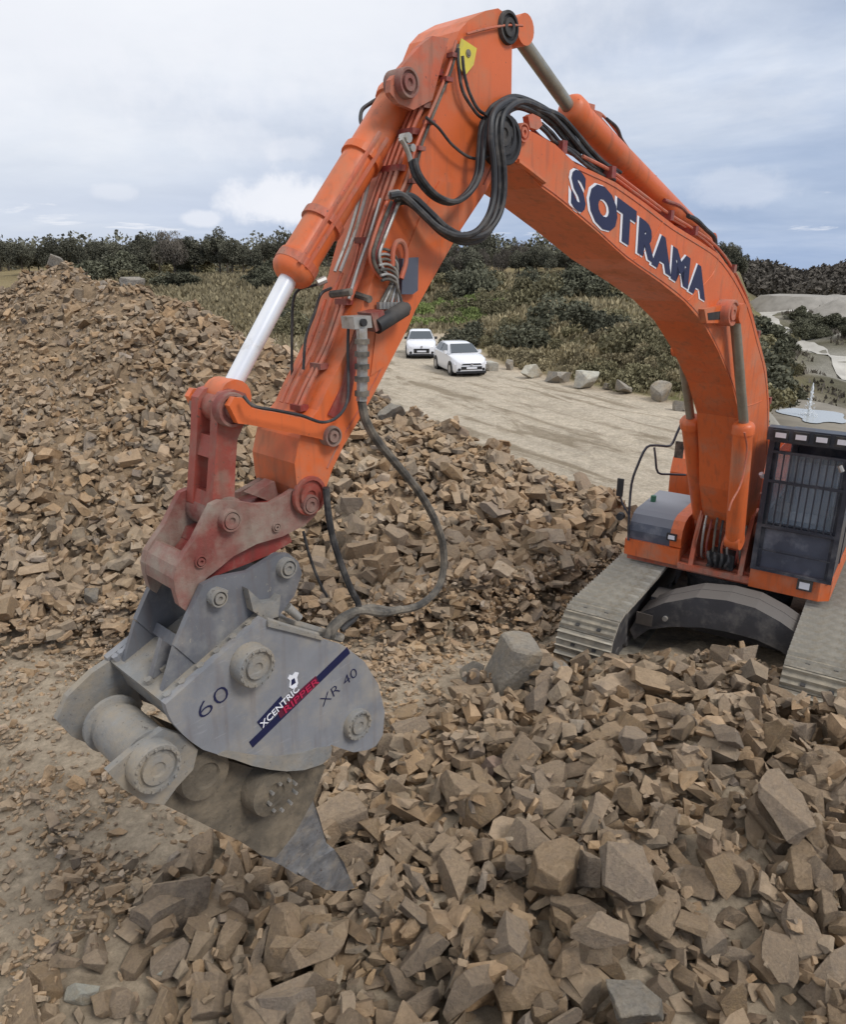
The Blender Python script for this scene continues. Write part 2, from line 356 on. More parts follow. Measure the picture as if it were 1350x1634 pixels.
_hr = [(ray(px, py), px) for px, py in ((1100, 424), (1170, 425), (1200, 419), (1232, 423), (1262, 433), (1292, 436), (1315, 428), (1350, 422), (1420, 416), (1500, 424))]
HANG = np.array([r[0] / r[1] for r, _ in _hr]); HZS = np.array([CAM_H + r[2] * 380 / r[1] - 3.5 for r, _ in _hr])
def height(x, y):
    x = np.asarray(x, float); y = np.asarray(y, float)
    h = .03 * wnoise(x, y, 4.0, 1, 3) * (1 - .6 * sstep(18, 26, y))
    far = 4.2 * sstep(52, 112, y + .22 * x) + 1.8 * sstep(110, 240, y)
    h = h + far + sstep(60, 120, y) * .8 * wnoise(x, y, 45, 8, 3)
    # bank behind the boulders
    bank = sstep(2.0, 9.0, x - bx_line(y)) * sstep(22, 30, y) * (1 - sstep(75, 100, y)) * (1 - sstep(-3, 1, s_v(x, y)))
    h = h + 1.2 * bank
    s = valley(x, y)
    dep = sstep(-1, 7.5, s) * sstep(16, 28, y)
    h = h * (1 - dep) + dep * (-11.0 + 1.6 * wnoise(x, y, 38, 9, 3) + 3.5 * sstep(110, 230, y))
    # hills closing the valley
    ang = x / np.maximum(y, 1.0); zt = np.interp(ang, HANG, HZS)
    ridge_ = sstep(.28, .40, ang) * (y > 60); up_ = sstep(235, 380, y) * ridge_; h = h * (1 - up_) + up_ * (zt + .8 * wnoise(x, y, 24, 3, 3) - .04 * np.maximum(y - 385, 0))
    hill = (1 - ridge_) * sstep(235, 400, y - .10 * np.abs(x)) * (5.0 + 5.5 * wnoise(x, y, 130, 10, 3)) * sstep(40, 150, x + 20)
    h = h + hill
    return h + np.maximum(heap(x, y), fore(x, y))
_BL = [ground(778, 581), ground(850, 600), ground(940, 620), ground(1052, 641), (12.0, 25.0), (14, 21), (15.5, 12)]
_BLy = np.array([q[1] for q in _BL][::-1]); _BLx = np.array([q[0] for q in _BL][::-1])
def bx_line(y): return np.interp(y, np.append(_BLy, [60, 100]), np.append(_BLx, [1.5, 0]))
def grid_coords(lo, hi, fine_lo, fine_hi, step, grow):
    c = list(np.arange(fine_lo, fine_hi, step)); s = step
    while c[-1] < hi: s *= grow; c.append(c[-1] + s)
    s = step; 
    while c[0] > lo: s *= grow; c.insert(0, c[0] - s)
    return np.array(c)
def build_ground():
    xs = grid_coords(-1500, 1600, -14, 9, .11, 1.05); ys = grid_coords(-40, 2600, 1.2, 19, .11, 1.035)
    X, Y = np.meshgrid(xs, ys); Z = height(X, Y)
    rough = np.clip(heap(X, Y) * 2, 0, 1) + fore_mask(X, Y)
    Z += (.012 + .03 * np.clip(rough, 0, 1)) * wnoise(X, Y, .5, 3, 3) * (Y < 24)
    # shallow vehicle ruts running across the yard towards the cars
    nx, ny = len(xs), len(ys); V = np.stack([X, Y, Z], -1).reshape(-1, 3)
    i = np.arange(nx - 1)[None, :] + np.arange(ny - 1)[:, None] * nx
    F = np.stack([i, i + 1, i + 1 + nx, i + nx], -1).reshape(-1, 4)
    me = bpy.data.meshes.new('ground'); me.vertices.add(len(V)); me.vertices.foreach_set('co', V.ravel().astype(np.float32))
    me.loops.add(F.size); me.loops.foreach_set('vertex_index', F.ravel().astype(np.int32)); me.polygons.add(len(F))
    me.polygons.foreach_set('loop_start', (np.arange(len(F)) * 4).astype(np.int32)); me.polygons.foreach_set('loop_total', np.full(len(F), 4, np.int32)); me.update()
    # what the ground is made of, place by place
    x, y = X.ravel(), Y.ravel()
    C = np.zeros((len(x), 3)); C[:] = (.48, .39, .285)                      # brown broken limestone dirt
    hp = np.clip(heap(x, y) * 2.5, 0, 1)
    C = C * (1 - hp[:, None]) + hp[:, None] * np.array((.325, .235, .150))
    s = valley(x, y)
    yard = sstep(12.5, 15.5, y + .2 * x) * (1 - sstep(50, 58, y)) * sstep(.0, .6, 1 - hp) * (1 - sstep(-1, .8, x - bx_line(y))) * sstep(-9, -5, x + (y - 20) * .25)
    C = C * (1 - yard[:, None]) + yard[:, None] * np.array((.50, .43, .335))
    # wheel tracks: dark damp bands along the driving line
    dx, dy = .62, -.785; q = (x * dy - y * dx) * -1; 
    qq = x * .91 + y * .415 + .25 * wnoise(x, y, 11, 11, 2)
    band = sum(np.exp(-((qq - c) / w) ** 2) * a for c, w, a in ((9.6, .16, .6), (10.5, .22, .8), (11.3, .12, .5), (12.3, .26, 1.0), (13.1, .12, .5), (14.1, .22, .8), (15.0, .12, .5), (16.1, .2, .5)))
    band = np.clip(band, 0, 1) * (.35 + .65 * sstep(-.3, .4, wnoise(x, y, 3.3, 12, 3))) * yard
    C = C * (1 - .45 * band[:, None]) + .45 * band[:, None] * np.array((.22, .17, .11))
    me['ok'] = 1; yat = me.attributes.new('yard', 'FLOAT', 'POINT'); yat.data.foreach_set('value', yard.astype(np.float32))
    g = sstep(-.4, .6, x - bx_line(y) - .6) * sstep(16, 22, y) + sstep(55, 62, y)
    g = np.clip(g + sstep(-10, -14, x + (y - 20) * .25) * sstep(19, 22, y), 0, 1)
    grass = np.array((.15, .145, .06)); tan = np.array((.24, .185, .10)); scree = np.array((.30, .28, .245))
    n = sstep(-.5, .6, wnoise(x, y, 17, 13, 3))[:, None]; gc = grass * n + tan * (1 - n)
    leftf = sstep(0, -8, x)[:, None]; gc = gc * (1 - leftf) + leftf * (tan * .9 + grass * .15)
    C = C * (1 - g[:, None]) + g[:, None] * gc
    sc = np.exp(-(((x + 18) / 11) ** 2 + ((y - 96) / 9) ** 2)); sc = np.clip(sc * 1.6, 0, 1)[:, None]
    C = C * (1 - sc) + sc * scree
    vf = (sstep(5, 16, s) * sstep(30, 50, y) * (1 - sstep(210, 260, y)))[:, None]
    vn = sstep(-.35, .35, wnoise(x, y, 30, 14, 3))[:, None]
    C = C * (1 - vf) + vf * (np.array((.27, .255, .22)) * vn + np.array((.11, .10, .065)) * (1 - vn))
    hf = sstep(230, 290, y)[:, None]; hn = sstep(-.5, .5, wnoise(x, y, 60, 15, 3))[:, None]
    C = C * (1 - hf) + hf * (np.array((.075, .07, .055)) * hn + np.array((.10, .095, .07)) * (1 - hn))
    a = me.color_attributes.new('tint', 'FLOAT_COLOR', 'POINT'); a.data.foreach_set('color', np.c_[C, np.ones(len(C))].astype(np.float32).ravel())
    me.shade_smooth(); return me
def ground_material():
    m = bpy.data.materials.new('ground_earth'); m.use_nodes = True; nt = m.node_tree; N = nt.nodes; L = nt.links; b = N['Principled BSDF']; b.inputs['Roughness'].default_value = .93; b.inputs['Specular IOR Level'].default_value = .2
    at = N.new('ShaderNodeAttribute'); at.attribute_name = 'tint'; tc = N.new('ShaderNodeTexCoord')
    def noi(s, d=8, r=.65, dist=0):
        n = N.new('ShaderNodeTexNoise'); n.inputs['Scale'].default_value = s; n.inputs['Detail'].default_value = d; n.inputs['Roughness'].default_value = r; n.inputs['Distortion'].default_value = dist; L.new(tc.outputs['Object'], n.inputs['Vector']); return n.outputs['Fac']
    def rng(x, lo, hi, a=.3, c=.7):
        r = N.new('ShaderNodeMapRange'); r.inputs['From Min'].default_value = a; r.inputs['From Max'].default_value = c; r.inputs['To Min'].default_value = lo; r.inputs['To Max'].default_value = hi; L.new(x, r.inputs['Value']); return r.outputs[0]
    def mul(a, b_):
        k = N.new('ShaderNodeMath'); k.operation = 'MULTIPLY'; L.new(a, k.inputs[0]); L.new(b_, k.inputs[1]); return k.outputs[0]
    f = mul(mul(rng(noi(.35), .86, 1.14), rng(noi(2.6, 10, .7, .4), .80, 1.22)), rng(noi(22, 12, .85), .66, 1.36))
    vo = N.new('ShaderNodeTexVoronoi'); vo.inputs['Scale'].default_value = 9; L.new(tc.outputs['Object'], vo.inputs['Vector'])
    f = mul(f, rng(vo.outputs['Distance'], 1.12, .86, 0, .7))
    cc = N.new('ShaderNodeCombineColor'); [L.new(f, cc.inputs[i]) for i in range(3)]
    k = N.new('ShaderNodeMix'); k.data_type = 'RGBA'; k.blend_type = 'MULTIPLY'; k.inputs[0].default_value = 1; L.new(at.outputs['Color'], k.inputs[6]); L.new(cc.outputs[0], k.inputs[7]); L.new(k.outputs[2], b.inputs['Base Color'])
    mp = N.new('ShaderNodeMapping'); mp.inputs['Rotation'].default_value = (0, 0, -math.atan2(.415, .91)); L.new(tc.outputs['Object'], mp.inputs[0])
    m2 = N.new('ShaderNodeMapping'); m2.inputs['Scale'].default_value = (.8, .16, 1); L.new(mp.outputs[0], m2.inputs[0])
    st = N.new('ShaderNodeTexNoise'); st.inputs['Scale'].default_value = 1.05; st.inputs['Detail'].default_value = 7; st.inputs['Roughness'].default_value = .62; st.inputs['Distortion'].default_value = 1.1; L.new(m2.outputs[0], st.inputs['Vector'])
    ya = N.new('ShaderNodeAttribute'); ya.attribute_name = 'yard'
    kk = N.new('ShaderNodeMix'); kk.data_type = 'RGBA'; L.new(mul(rng(st.outputs['Fac'], 0, .70, .53, .62), ya.outputs['Fac']), kk.inputs[0]); L.new(k.outputs[2], kk.inputs[6]); kk.inputs[7].default_value = (.19, .148, .095, 1)
    k3 = N.new('ShaderNodeMix'); k3.data_type = 'RGBA'; L.new(mul(rng(st.outputs['Fac'], .22, 0, .32, .45), ya.outputs['Fac']), k3.inputs[0]); L.new(kk.outputs[2], k3.inputs[6]); k3.inputs[7].default_value = (.60, .54, .45, 1); L.new(k3.outputs[2], b.inputs['Base Color'])
    ad = N.new('ShaderNodeMath'); ad.operation = 'ADD'; L.new(noi(11, 15, .80), ad.inputs[0]); L.new(rng(vo.outputs['Distance'], .25, 0, 0, .6), ad.inputs[1])
    bp = N.new('ShaderNodeBump'); bp.inputs['Strength'].default_value = 1.0; bp.inputs['Distance'].default_value = .06; L.new(ad.outputs[0], bp.inputs['Height']); L.new(bp.outputs[0], b.inputs['Normal'])
    return m
M_GROUND = ground_material()
g_me = build_ground(); g_me.materials.append(M_GROUND)
g_ob = bpy.data.objects.new('ground', g_me); link(g_ob); tag(g_ob, 'brown quarry floor of crushed limestone dirt with the pale yard and scrubby land beyond', None, None, 'structure')

# valley road, draped on the terrain
def ribbon(name, pts, width, m, lift=.05, sub=8):
    P = smooth_path([(x, y, 0) for x, y in pts], sub); bm = nb(); prev = None
    for i, p in enumerate(P):
        d = (P[min(i + 1, len(P) - 1)] - P[max(i - 1, 0)]).normalized(); n = Vector((-d.y, d.x, 0)); w = width[0] + (width[1] - width[0]) * i / (len(P) - 1)
        row = []
        for k in np.linspace(-1, 1, 5):
            q = p + n * w * k * (1 + .12 * math.sin(i * 1.7 + k)); row.append(bm.verts.new((q.x, q.y, float(height(q.x, q.y)) + lift)))
        if prev: [bm.faces.new((prev[j], prev[j + 1], row[j + 1], row[j])) for j in range(4)]
        prev = row
    return finish(name, bm, m)
M_PALE = mat('pale_limestone_track', (.46, .44, .40), .95, var=.18, vscale=.25, bump=.3, bscale=2)
_K = np.concatenate([np.arange(3, 60, .25), np.arange(60, 700, 1.0)])
def land_hit(px, py, kmin=3):
    r = ray(px, py); K = _K[_K > kmin]; X, Y, Z = r[0] * K, r[1] * K, CAM_H + r[2] * K
    below = np.where(Z < height(X, Y))[0]
    if len(below) == 0: return None
    i = below[0]; return float(X[i]), float(Y[i])
def on_land(x, y, z):
    q = land_hit(x, y, 25); return q if q else ground(x, y, -9)
rp = [on_land(*q) for q in ((1420, 640, -11), (1350, 588, -10), (1300, 562, -9), (1262, 540, -8), (1232, 520, -8), (1216, 508, -8), (1228, 500, -8), (1290, 497, -8), (1340, 500, -8))]
tag(ribbon('valley_road', rp, (1.7, 3.0), M_PALE, .12), 'pale limestone haul road winding down through the valley on the right', None, None, 'structure')

# ================================================================ broken stone
def rock_bm(rs, dims, cuts=5):
    """a block of blasted limestone: a box chopped by random planes, so it has big flat breaks and sharp edges"""
    bm = nb(); bmesh.ops.create_cube(bm, size=2)
    for v in bm.verts: v.co = Vector([c * (1 - rs.uniform(0, .16)) for c in v.co])
    for i in range(cuts):
        n = rs.randn(3); n /= np.linalg.norm(n)
        if i % 2: n[2] *= .35; n /= np.linalg.norm(n)
        reach = np.abs(n).sum(); off = reach * rs.uniform(.26, .64)
        g = bm.verts[:] + bm.edges[:] + bm.faces[:]
        bmesh.ops.bisect_plane(bm, geom=g, plane_co=Vector(n * off), plane_no=Vector(n), clear_outer=True)
        es = [e for e in bm.edges if e.is_boundary]
        if es: bmesh.ops.contextual_create(bm, geom=es)
    for v in bm.verts: v.co = Vector([c * d for c, d in zip(v.co, dims)])
    bmesh.ops.recalc_face_normals(bm, faces=bm.faces)
    return bm
def rock_material(name, attr=None, rnd=.0, base=(.350, .253, .163)):
    m = bpy.data.materials.new(name); m.use_nodes = True; nt = m.node_tree; N = nt.nodes; L = nt.links; b = N['Principled BSDF']; b.inputs['Roughness'].default_value = .9; b.inputs['Specular IOR Level'].default_value = .25
    tc = N.new('ShaderNodeTexCoord')
    if attr is None:
        oi = N.new('ShaderNodeObjectInfo'); ad = N.new('ShaderNodeVectorMath'); sc = N.new('ShaderNodeCombineXYZ'); mm = N.new('ShaderNodeMath'); mm.operation = 'MULTIPLY'; mm.inputs[1].default_value = 37; L.new(oi.outputs['Random'], mm.inputs[0]); L.new(mm.outputs[0], sc.inputs[0]); L.new(mm.outputs[0], sc.inputs[1])
        L.new(tc.outputs['Object'], ad.inputs[0]); L.new(sc.outputs[0], ad.inputs[1]); vec = ad.outputs[0]; S = 1.0
    else: vec = tc.outputs['Object']; S = 1.0
    def noi(s, d=8, r=.65, dist=0):
        n = N.new('ShaderNodeTexNoise'); n.inputs['Scale'].default_value = s * S; n.inputs['Detail'].default_value = d; n.inputs['Roughness'].default_value = r; n.inputs['Distortion'].default_value = dist; L.new(vec, n.inputs['Vector']); return n.outputs['Fac']
    def rng(x, lo, hi, a=.3, c=.7):
        r = N.new('ShaderNodeMapRange'); r.inputs['From Min'].default_value = a; r.inputs['From Max'].default_value = c; r.inputs['To Min'].default_value = lo; r.inputs['To Max'].default_value = hi; L.new(x, r.inputs['Value']); return r.outputs[0]
    def mul(a, b_):
        k = N.new('ShaderNodeMath'); k.operation = 'MULTIPLY'; L.new(a, k.inputs[0]); L.new(b_, k.inputs[1]); return k.outputs[0]
    def mixc(f, a, c, mode='MIX'):
        k = N.new('ShaderNodeMix'); k.data_type = 'RGBA'; k.blend_type = mode
        for s, w in ((0, f), (6, a), (7, c)):
            if isinstance(w, (int, float)): k.inputs[s].default_value = w
            elif isinstance(w, tuple): k.inputs[s].default_value = (*w, 1)
            else: L.new(w, k.inputs[s])
        return k.outputs[2]
    col = mixc(rng(noi(3.2, 6, .6, .6), 0, 1, .40, .66), base, tuple(np.array(base) * (.80, .84, .92)))          # greyer fresh faces
    col = mixc(rng(noi(1.7, 5, .6), 0, .55, .50, .72), col, (.40, .30, .185))             # ochre skin
    f = mul(rng(noi(9, 10, .72), .74, 1.26), rng(noi(38, 8, .75), .86, 1.14))
    cc = N.new('ShaderNodeCombineColor'); [L.new(f, cc.inputs[i]) for i in range(3)]; col = mixc(1.0, col, cc.outputs[0], 'MULTIPLY')
    if attr:
        a = N.new('ShaderNodeAttribute'); a.attribute_name = attr; col = mixc(1.0, col, a.outputs['Color'], 'MULTIPLY')
    else:
        hs = N.new('ShaderNodeHueSaturation'); L.new(rng(oi.outputs['Random'], 1 - rnd, 1 + rnd, 0, 1), hs.inputs['Value'])
        fr = N.new('ShaderNodeMath'); fr.operation = 'FRACT'; m2 = N.new('ShaderNodeMath'); m2.operation = 'MULTIPLY'; m2.inputs[1].default_value = 9.7; L.new(oi.outputs['Random'], m2.inputs[0]); L.new(m2.outputs[0], fr.inputs[0])
        L.new(rng(fr.outputs[0], .72, 1.12, 0, 1), hs.inputs['Saturation']); L.new(col, hs.inputs['Color']); col = hs.outputs[0]
    gg = N.new('ShaderNodeNewGeometry'); sz = N.new('ShaderNodeSeparateXYZ'); L.new(gg.outputs['Normal'], sz.inputs[0])     # upper faces paler: settled dust plus painted-in top light
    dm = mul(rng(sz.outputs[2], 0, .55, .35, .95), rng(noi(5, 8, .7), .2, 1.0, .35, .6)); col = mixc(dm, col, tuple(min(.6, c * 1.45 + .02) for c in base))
    dk = rng(noi(16, 10, .8, 1.0), .55, 0, .32, .43); col = mixc(dk, col, tuple(c * .45 for c in base))
    L.new(col, b.inputs['Base Color'])
    bp = N.new('ShaderNodeBump'); bp.inputs['Strength'].default_value = 1.0; bp.inputs['Distance'].default_value = .05; L.new(noi(9, 14, .76, .5), bp.inputs['Height']); L.new(bp.outputs[0], b.inputs['Normal'])
    return m
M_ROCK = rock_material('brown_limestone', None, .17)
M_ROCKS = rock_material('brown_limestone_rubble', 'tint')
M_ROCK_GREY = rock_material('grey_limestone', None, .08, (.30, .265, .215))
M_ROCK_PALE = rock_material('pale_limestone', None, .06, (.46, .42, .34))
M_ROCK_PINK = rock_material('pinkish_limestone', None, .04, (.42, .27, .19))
rs = np.random.RandomState(11)
DIMS = [(1.1, .76, .42), (1.1, .64, .55), (1.1, .88, .34), (1.2, .50, .36), (1.05, .82, .6), (1.15, .68, .28)]
LOW = []                                    # light prototypes for the rubble
for i in range(36):
    bm = rock_bm(rs, DIMS[i % 6], 5); bmesh.ops.triangulate(bm, faces=bm.faces)
    bm.verts.ensure_lookup_table(); bm.verts.index_update(); LOW.append((np.array([v.co[:] for v in bm.verts]), np.array([[v.index for v in f.verts] for f in bm.faces]))); bm.free()
GRAV = []
for i in range(18):
    bm = rock_bm(rs, DIMS[i % 6], 2); bmesh.ops.triangulate(bm, faces=bm.faces); bm.verts.ensure_lookup_table(); bm.verts.index_update(); GRAV.append((np.array([v.co[:] for v in bm.verts]), np.array([[v.index for v in f.verts] for f in bm.faces]))); bm.free()
HI = []                                     # prototypes of the stones one can pick out: chipped edges, uneven faces
def hi_rock(i, dims, rs, npts=6, m=None, chips=.028):
    bm = rock_bm(rs, dims, npts)
    bmesh.ops.bevel(bm, geom=list(bm.edges), offset=chips, segments=1, affect='EDGES', clamp_overlap=True)
    bmesh.ops.triangulate(bm, faces=bm.faces)
    bmesh.ops.subdivide_edges(bm, edges=[e for e in bm.edges if e.calc_length() > .35], cuts=1, use_grid_fill=False); bmesh.ops.triangulate(bm, faces=bm.faces)
    for v in bm.verts:
        n = noise.noise_vector(v.co * 2.6 + Vector((i * 3.1, 0, 0))); v.co += n * .05 + noise.noise_vector(v.co * 7 + Vector((0, i * 2.3, 0))) * .022
    me = bpy.data.meshes.new('rock'); bm.to_mesh(me); bm.free(); me.materials.append(m or M_ROCK); return me
for i in range(26): HI.append(hi_rock(i, DIMS[i % 6], rs))

def scatter():
    x0, x1, y0, y1, st = -15.0, 9.0, 1.2, 24.0, .05
    gx = np.arange(x0, x1, st); gy = np.arange(y0, y1, st); GX, GY = np.meshgrid(gx, gy); hm = height(GX, GY); base = hm.copy()
    out = []
    def drop(x, y, r, k, pile=.22, tilt=.45, stand=.12):
        if not (x0 + .5 < x < x1 - .5 and y0 + .4 < y < y1 - .5): return
        d = np.array(DIMS[k % 6]) * r
        n = max(1, int(r * .8 / st)); ix = int((x - x0) / st); iy = int((y - y0) / st)
        sl = (slice(iy - n, iy + n + 1), slice(ix - n, ix + n + 1)); P = hm[sl]
        gyy, gxx = np.gradient(base[iy - 3:iy + 4, ix - 3:ix + 4], st) if r > 0 else (0, 0)
        sx, sy = float(np.mean(gxx)), float(np.mean(gyy))
        a, b_ = (rs.randn() * tilt, rs.randn() * tilt)
        if rs.rand() < stand: a += 1.3 * rs.choice([-1, 1])
        Q = Matrix.Rotation(-sx * .8, 3, 'Y') @ Matrix.Rotation(sy * .8, 3, 'X') @ Matrix.Rotation(rs.uniform(0, 6.283), 3, 'Z') @ Matrix.Rotation(a, 3, 'X') @ Matrix.Rotation(b_, 3, 'Y')
        Qn = np.array(Q); hh = float(np.sqrt(((Qn[2] * d) ** 2).sum()))
        zc = float(P.mean()) + hh * (pile + rs.uniform(-.15, .18))
        out.append((x, y, zc, r, k, Qn, hh))
        yy, xx = np.ogrid[-n:n + 1, -n:n + 1]; rho = (xx * xx + yy * yy) / (n + .5) ** 2
        hm[sl] = np.maximum(P, np.where(rho < 1, zc + hh * .8 * np.sqrt(np.clip(1 - rho, 0, 1)), -99))
    # heap stones
    N = 33000
    X = rs.uniform(-14, 4.6, N); Y = rs.uniform(9.2, 18.0, N); H = heap(X, Y); yc = np.interp(X, HX, HC); side = (Y < yc + 1.2)
    fine = sstep(-3.0, -8, X) * sstep(1.6, 3.4, H)            # finer, muckier high on the left slope
    streak = wnoise(X + Y * .35, Y * .18, 1.5, 17, 3)
    keep = (H > .02) & side & (rs.rand(N) < (1 - .12 * fine) * np.where(streak > -.15, 1, .60))
    r = np.exp(rs.randn(N) * .44) * (.068 - .024 * fine) * (1 + .30 * sstep(1.6, .3, H)) * (1 + .25 * sstep(-3, 1, X))
    for i in np.where(keep)[0]: drop(X[i], Y[i], float(np.clip(r[i], .03, .30)), int(rs.randint(36)), .10, .4)
    nh = len(out)
    # foreground stones, three passes: bed, body, finish
    for N, med, sg, pile in ((3600, .075, .4, .2), (4300, .096, .42, .28), (480, .150, .26, .34), (2600, .050, .38, .22)):
        X = rs.uniform(-3.2, 8.0, N); Y = rs.uniform(1.6, 10.2, N); K = (fore_mask(X, Y) > rs.uniform(.15, .8, N))
        r = np.clip(np.exp(rs.randn(N) * sg) * med, .03, .36)
        for x, y, q in zip(X[K], Y[K], r[K]):
            if .6 < (8.6 - y) and q > .15 and 0: pass
            in_track = FTin(x, y)
            if in_track: continue
            drop(x, y, float(q), int(rs.randint(36)), pile, .55, .2)
    nf = len(out)
    # loose stones on the dirt
    N = 52000; X = rs.uniform(-8, 4.5, N); Y = rs.uniform(1.8, 11.8, N)
    c = wnoise(X, Y, 2.2, 19, 3); K = (fore_mask(X, Y) < .3) & (heap(X, Y) < .1) & (rs.rand(N) < .25 + .5 * (c > 0) + .5 * sstep(1.6, 0, np.interp(X, HX, HB) - Y))
    r = np.clip(np.exp(rs.randn(N) * .62) * .0185 * (1 + .9 * sstep(1.4, 0, np.interp(X, HX, HB) - Y)), .008, .17)
    near = (rs.rand(N) < .03); r = np.where(near, r * 2.6, r)
    for x, y, q in zip(X[K], Y[K], r[K]):
        if not FTin(x, y): drop(x, y, float(q), int(rs.randint(36)), .10, .3, .03)
    return out, nh, nf, hm, (x0, y0, st)
def FTin(x, y):
    """inside the footprint of the tracks"""
    q = np.array((x, y)) - FT.o; t = FT.U @ q; v = FT.V @ q
    return ((-3 < t < 2.12) and ((-1.5 < v < -.66) or (1.1 < v < 1.95))) or (-3 < t < 1.25 and -1 < v < 1.5)
def merge(name, items, m, kind, label, gain=1.0):
    vs, fs, cs, n = [], [], [], 0
    for x, y, z, r, k, Q, hh in items:
        v, f = LOW[k] if r > .035 else GRAV[k % 18]; w = (v * r * (1 + .12 * rs.randn(3))) @ Q.T + (x, y, z); vs.append(w); fs.append(f + n); n += len(v)
        t = rs.uniform(.66, 1.28) * gain; w_ = rs.uniform(-.10, .11); c = np.array((t * (1 + w_), t, t * (1 - w_ * 1.3)))
        if rs.rand() < .06: c = c * (1.25, 1.32, 1.45)
        elif rs.rand() < .05: c = c * (.72, .74, .82)
        cs.append(np.tile(c, (len(v), 1)))
    V = np.concatenate(vs).astype(np.float32); F = np.concatenate(fs).astype(np.int32); C = np.concatenate(cs)
    me = bpy.data.meshes.new(name); me.vertices.add(len(V)); me.vertices.foreach_set('co', V.ravel()); me.loops.add(F.size); me.loops.foreach_set('vertex_index', F.ravel()); me.polygons.add(len(F))
    me.polygons.foreach_set('loop_start', (np.arange(len(F)) * 3).astype(np.int32)); me.polygons.foreach_set('loop_total', np.full(len(F), 3, np.int32)); me.polygons.foreach_set('use_smooth', np.zeros(len(F), bool)); me.update()
    a = me.color_attributes.new('tint', 'FLOAT_COLOR', 'POINT'); a.data.foreach_set('color', np.c_[C, np.ones(len(C))].astype(np.float32).ravel()); me.materials.append(m)
    o = bpy.data.objects.new(name, me); link(o); tag(o, label, 'rubble', None, kind); return o
ALL, nh, nf, HM, HMI = scatter()
def surf(x, y):
    x0, y0, st = HMI; return float(HM[int((y - y0) / st), int((x - x0) / st)])
def project(x, y, z):
    q = np.array([x, y, z - CAM_H]); c = q[1] * CP - q[2] * SP
    return 675 + FPX * q[0] / c, 817 + FPX * (-q[2] * CP - q[1] * SP) / c, c
score = []
for i, it in enumerate(ALL):
    u, v, c = project(*it[:3])
    ex = it[2] + it[6] * .6 - surf(it[0], it[1])            # how far it stands out of the pile
    ok = -20 < u < 1370 and 0 < v < 1650
    score.append((it[3] / c * (1 if ex > -.05 else .45)) if ok else 0)
order = np.argsort(score)[::-1][:270]; singles = set(int(i) for i in order)
for n_, i in enumerate(order):
    x, y, z, r, k, Q, hh = ALL[int(i)]
    o = bpy.data.objects.new('rock', HI[(k + (k // 6) * 0) % 6 + 6 * (int(i) % 4)]); 
    M = Matrix.Translation((x, y, z)) @ Matrix(Q.tolist()).to_4x4() @ Matrix.Diagonal((r * 1.08, r * 1.08, r * 1.08, 1)); link(o, None, M)
    if int(i) < nh: tag(o, 'angular brown limestone block lying among the stones of the long heap behind the ripper', 'rock', 'larger stones on the long heap')
    elif int(i) < nf: tag(o, 'angular brown limestone block in the jumble of broken stone filling the foreground', 'rock', 'broken stones of the foreground heap')
    else: tag(o, 'loose brown stone lying on the bare dirt left of the foreground heap', 'rock', 'loose stones on the dirt')
merge('heap_rubble', [ALL[i] for i in range(nh) if i not in singles], M_ROCKS, 'stuff', 'long heap of smaller broken brown limestone running across behind the ripper')
merge('foreground_rubble', [ALL[i] for i in range(nh, nf) if i not in singles], M_ROCKS, 'stuff', 'smaller broken limestone filling the gaps of the foreground heap')
merge('gravel', [ALL[i] for i in range(nf, len(ALL)) if i not in singles], M_ROCKS, 'stuff', 'scattered chips and gravel on the bare dirt floor', 1.28)

def special(px, py, r, dims, m, label, rot=(0, 0, 0), lift=.3, seed=1, z=None, chips=.03, group=None, cat='rock', smooth=0, Y=None):
    rr = np.random.RandomState(seed); me = hi_rock(seed, dims, rr, 9, m, chips)
    if smooth: me.shade_smooth()
    if Y is None:
        zz = .3
        for _ in range(8):
            x, y = ground(px, py, zz); zz = surf(x, y) if (-14 < x < 8.5 and 1.5 < y < 23) else float(height(x, y))
    else:
        x, y, zz = at_depth(px, py, Y)
    o = bpy.data.objects.new('boulder' if cat == 'boulder' else 'rock', me)
    M = Matrix.Translation((x, y, zz + lift * r)) @ (Matrix.Rotation(R(rot[2]), 4, 'Z') @ Matrix.Rotation(R(rot[0]), 4, 'X') @ Matrix.Rotation(R(rot[1]), 4, 'Y')) @ Matrix.Diagonal((r, r, r, 1))
    link(o, None, M); return tag(o, label, cat, group)
special(826, 1088, .43, (.86, .7, 1.2), M_ROCK_GREY, 'big rounded grey brown boulder standing upright left of the near track', (6, 4, 20), .55, 21, chips=.2, cat='boulder')
special(748, 1088, .25, (1, .5, .8), M_ROCK_GREY, 'pale slanting slab leaning left of the big rounded boulder', (30, -25, 15), .3, 22)
special(890, 1092, .20, (1, .7, .6), M_ROCK_GREY, 'grey stone at the foot of the big rounded boulder beside the track', (10, 20, 50), .3, 23)
special(790, 1190, .12, (1, .8, .8), M_ROCK_PINK, 'small pinkish block in the middle of the foreground heap below the big boulder', (15, 10, 40), .5, 24)
special(1240, 1180, .22, (1, .75, .7), M_ROCK, 'large squarish brown block right of centre just below the far track', (12, 18, 25), .5, 25)
special(1010, 1195, .24, (1, .6, .6), M_ROCK, 'broad flat faced brown block below the gap between the tracks', (35, 10, 60), .35, 26)
special(1255, 1300, .30, (1, .7, .55), M_ROCK, 'largest mossy brown block near the right edge of the foreground heap', (25, -12, 100), .35, 27)
special(880, 1400, .25, (1, .8, .8), M_ROCK, 'large dark faced cubic block in the lower middle of the foreground heap', (5, 15, 50), .4, 28)
special(1000, 1420, .26, (1, .75, .6), M_ROCK, 'large tilted slab right of the dark faced cubic block', (25, 25, 10), .5, 29)
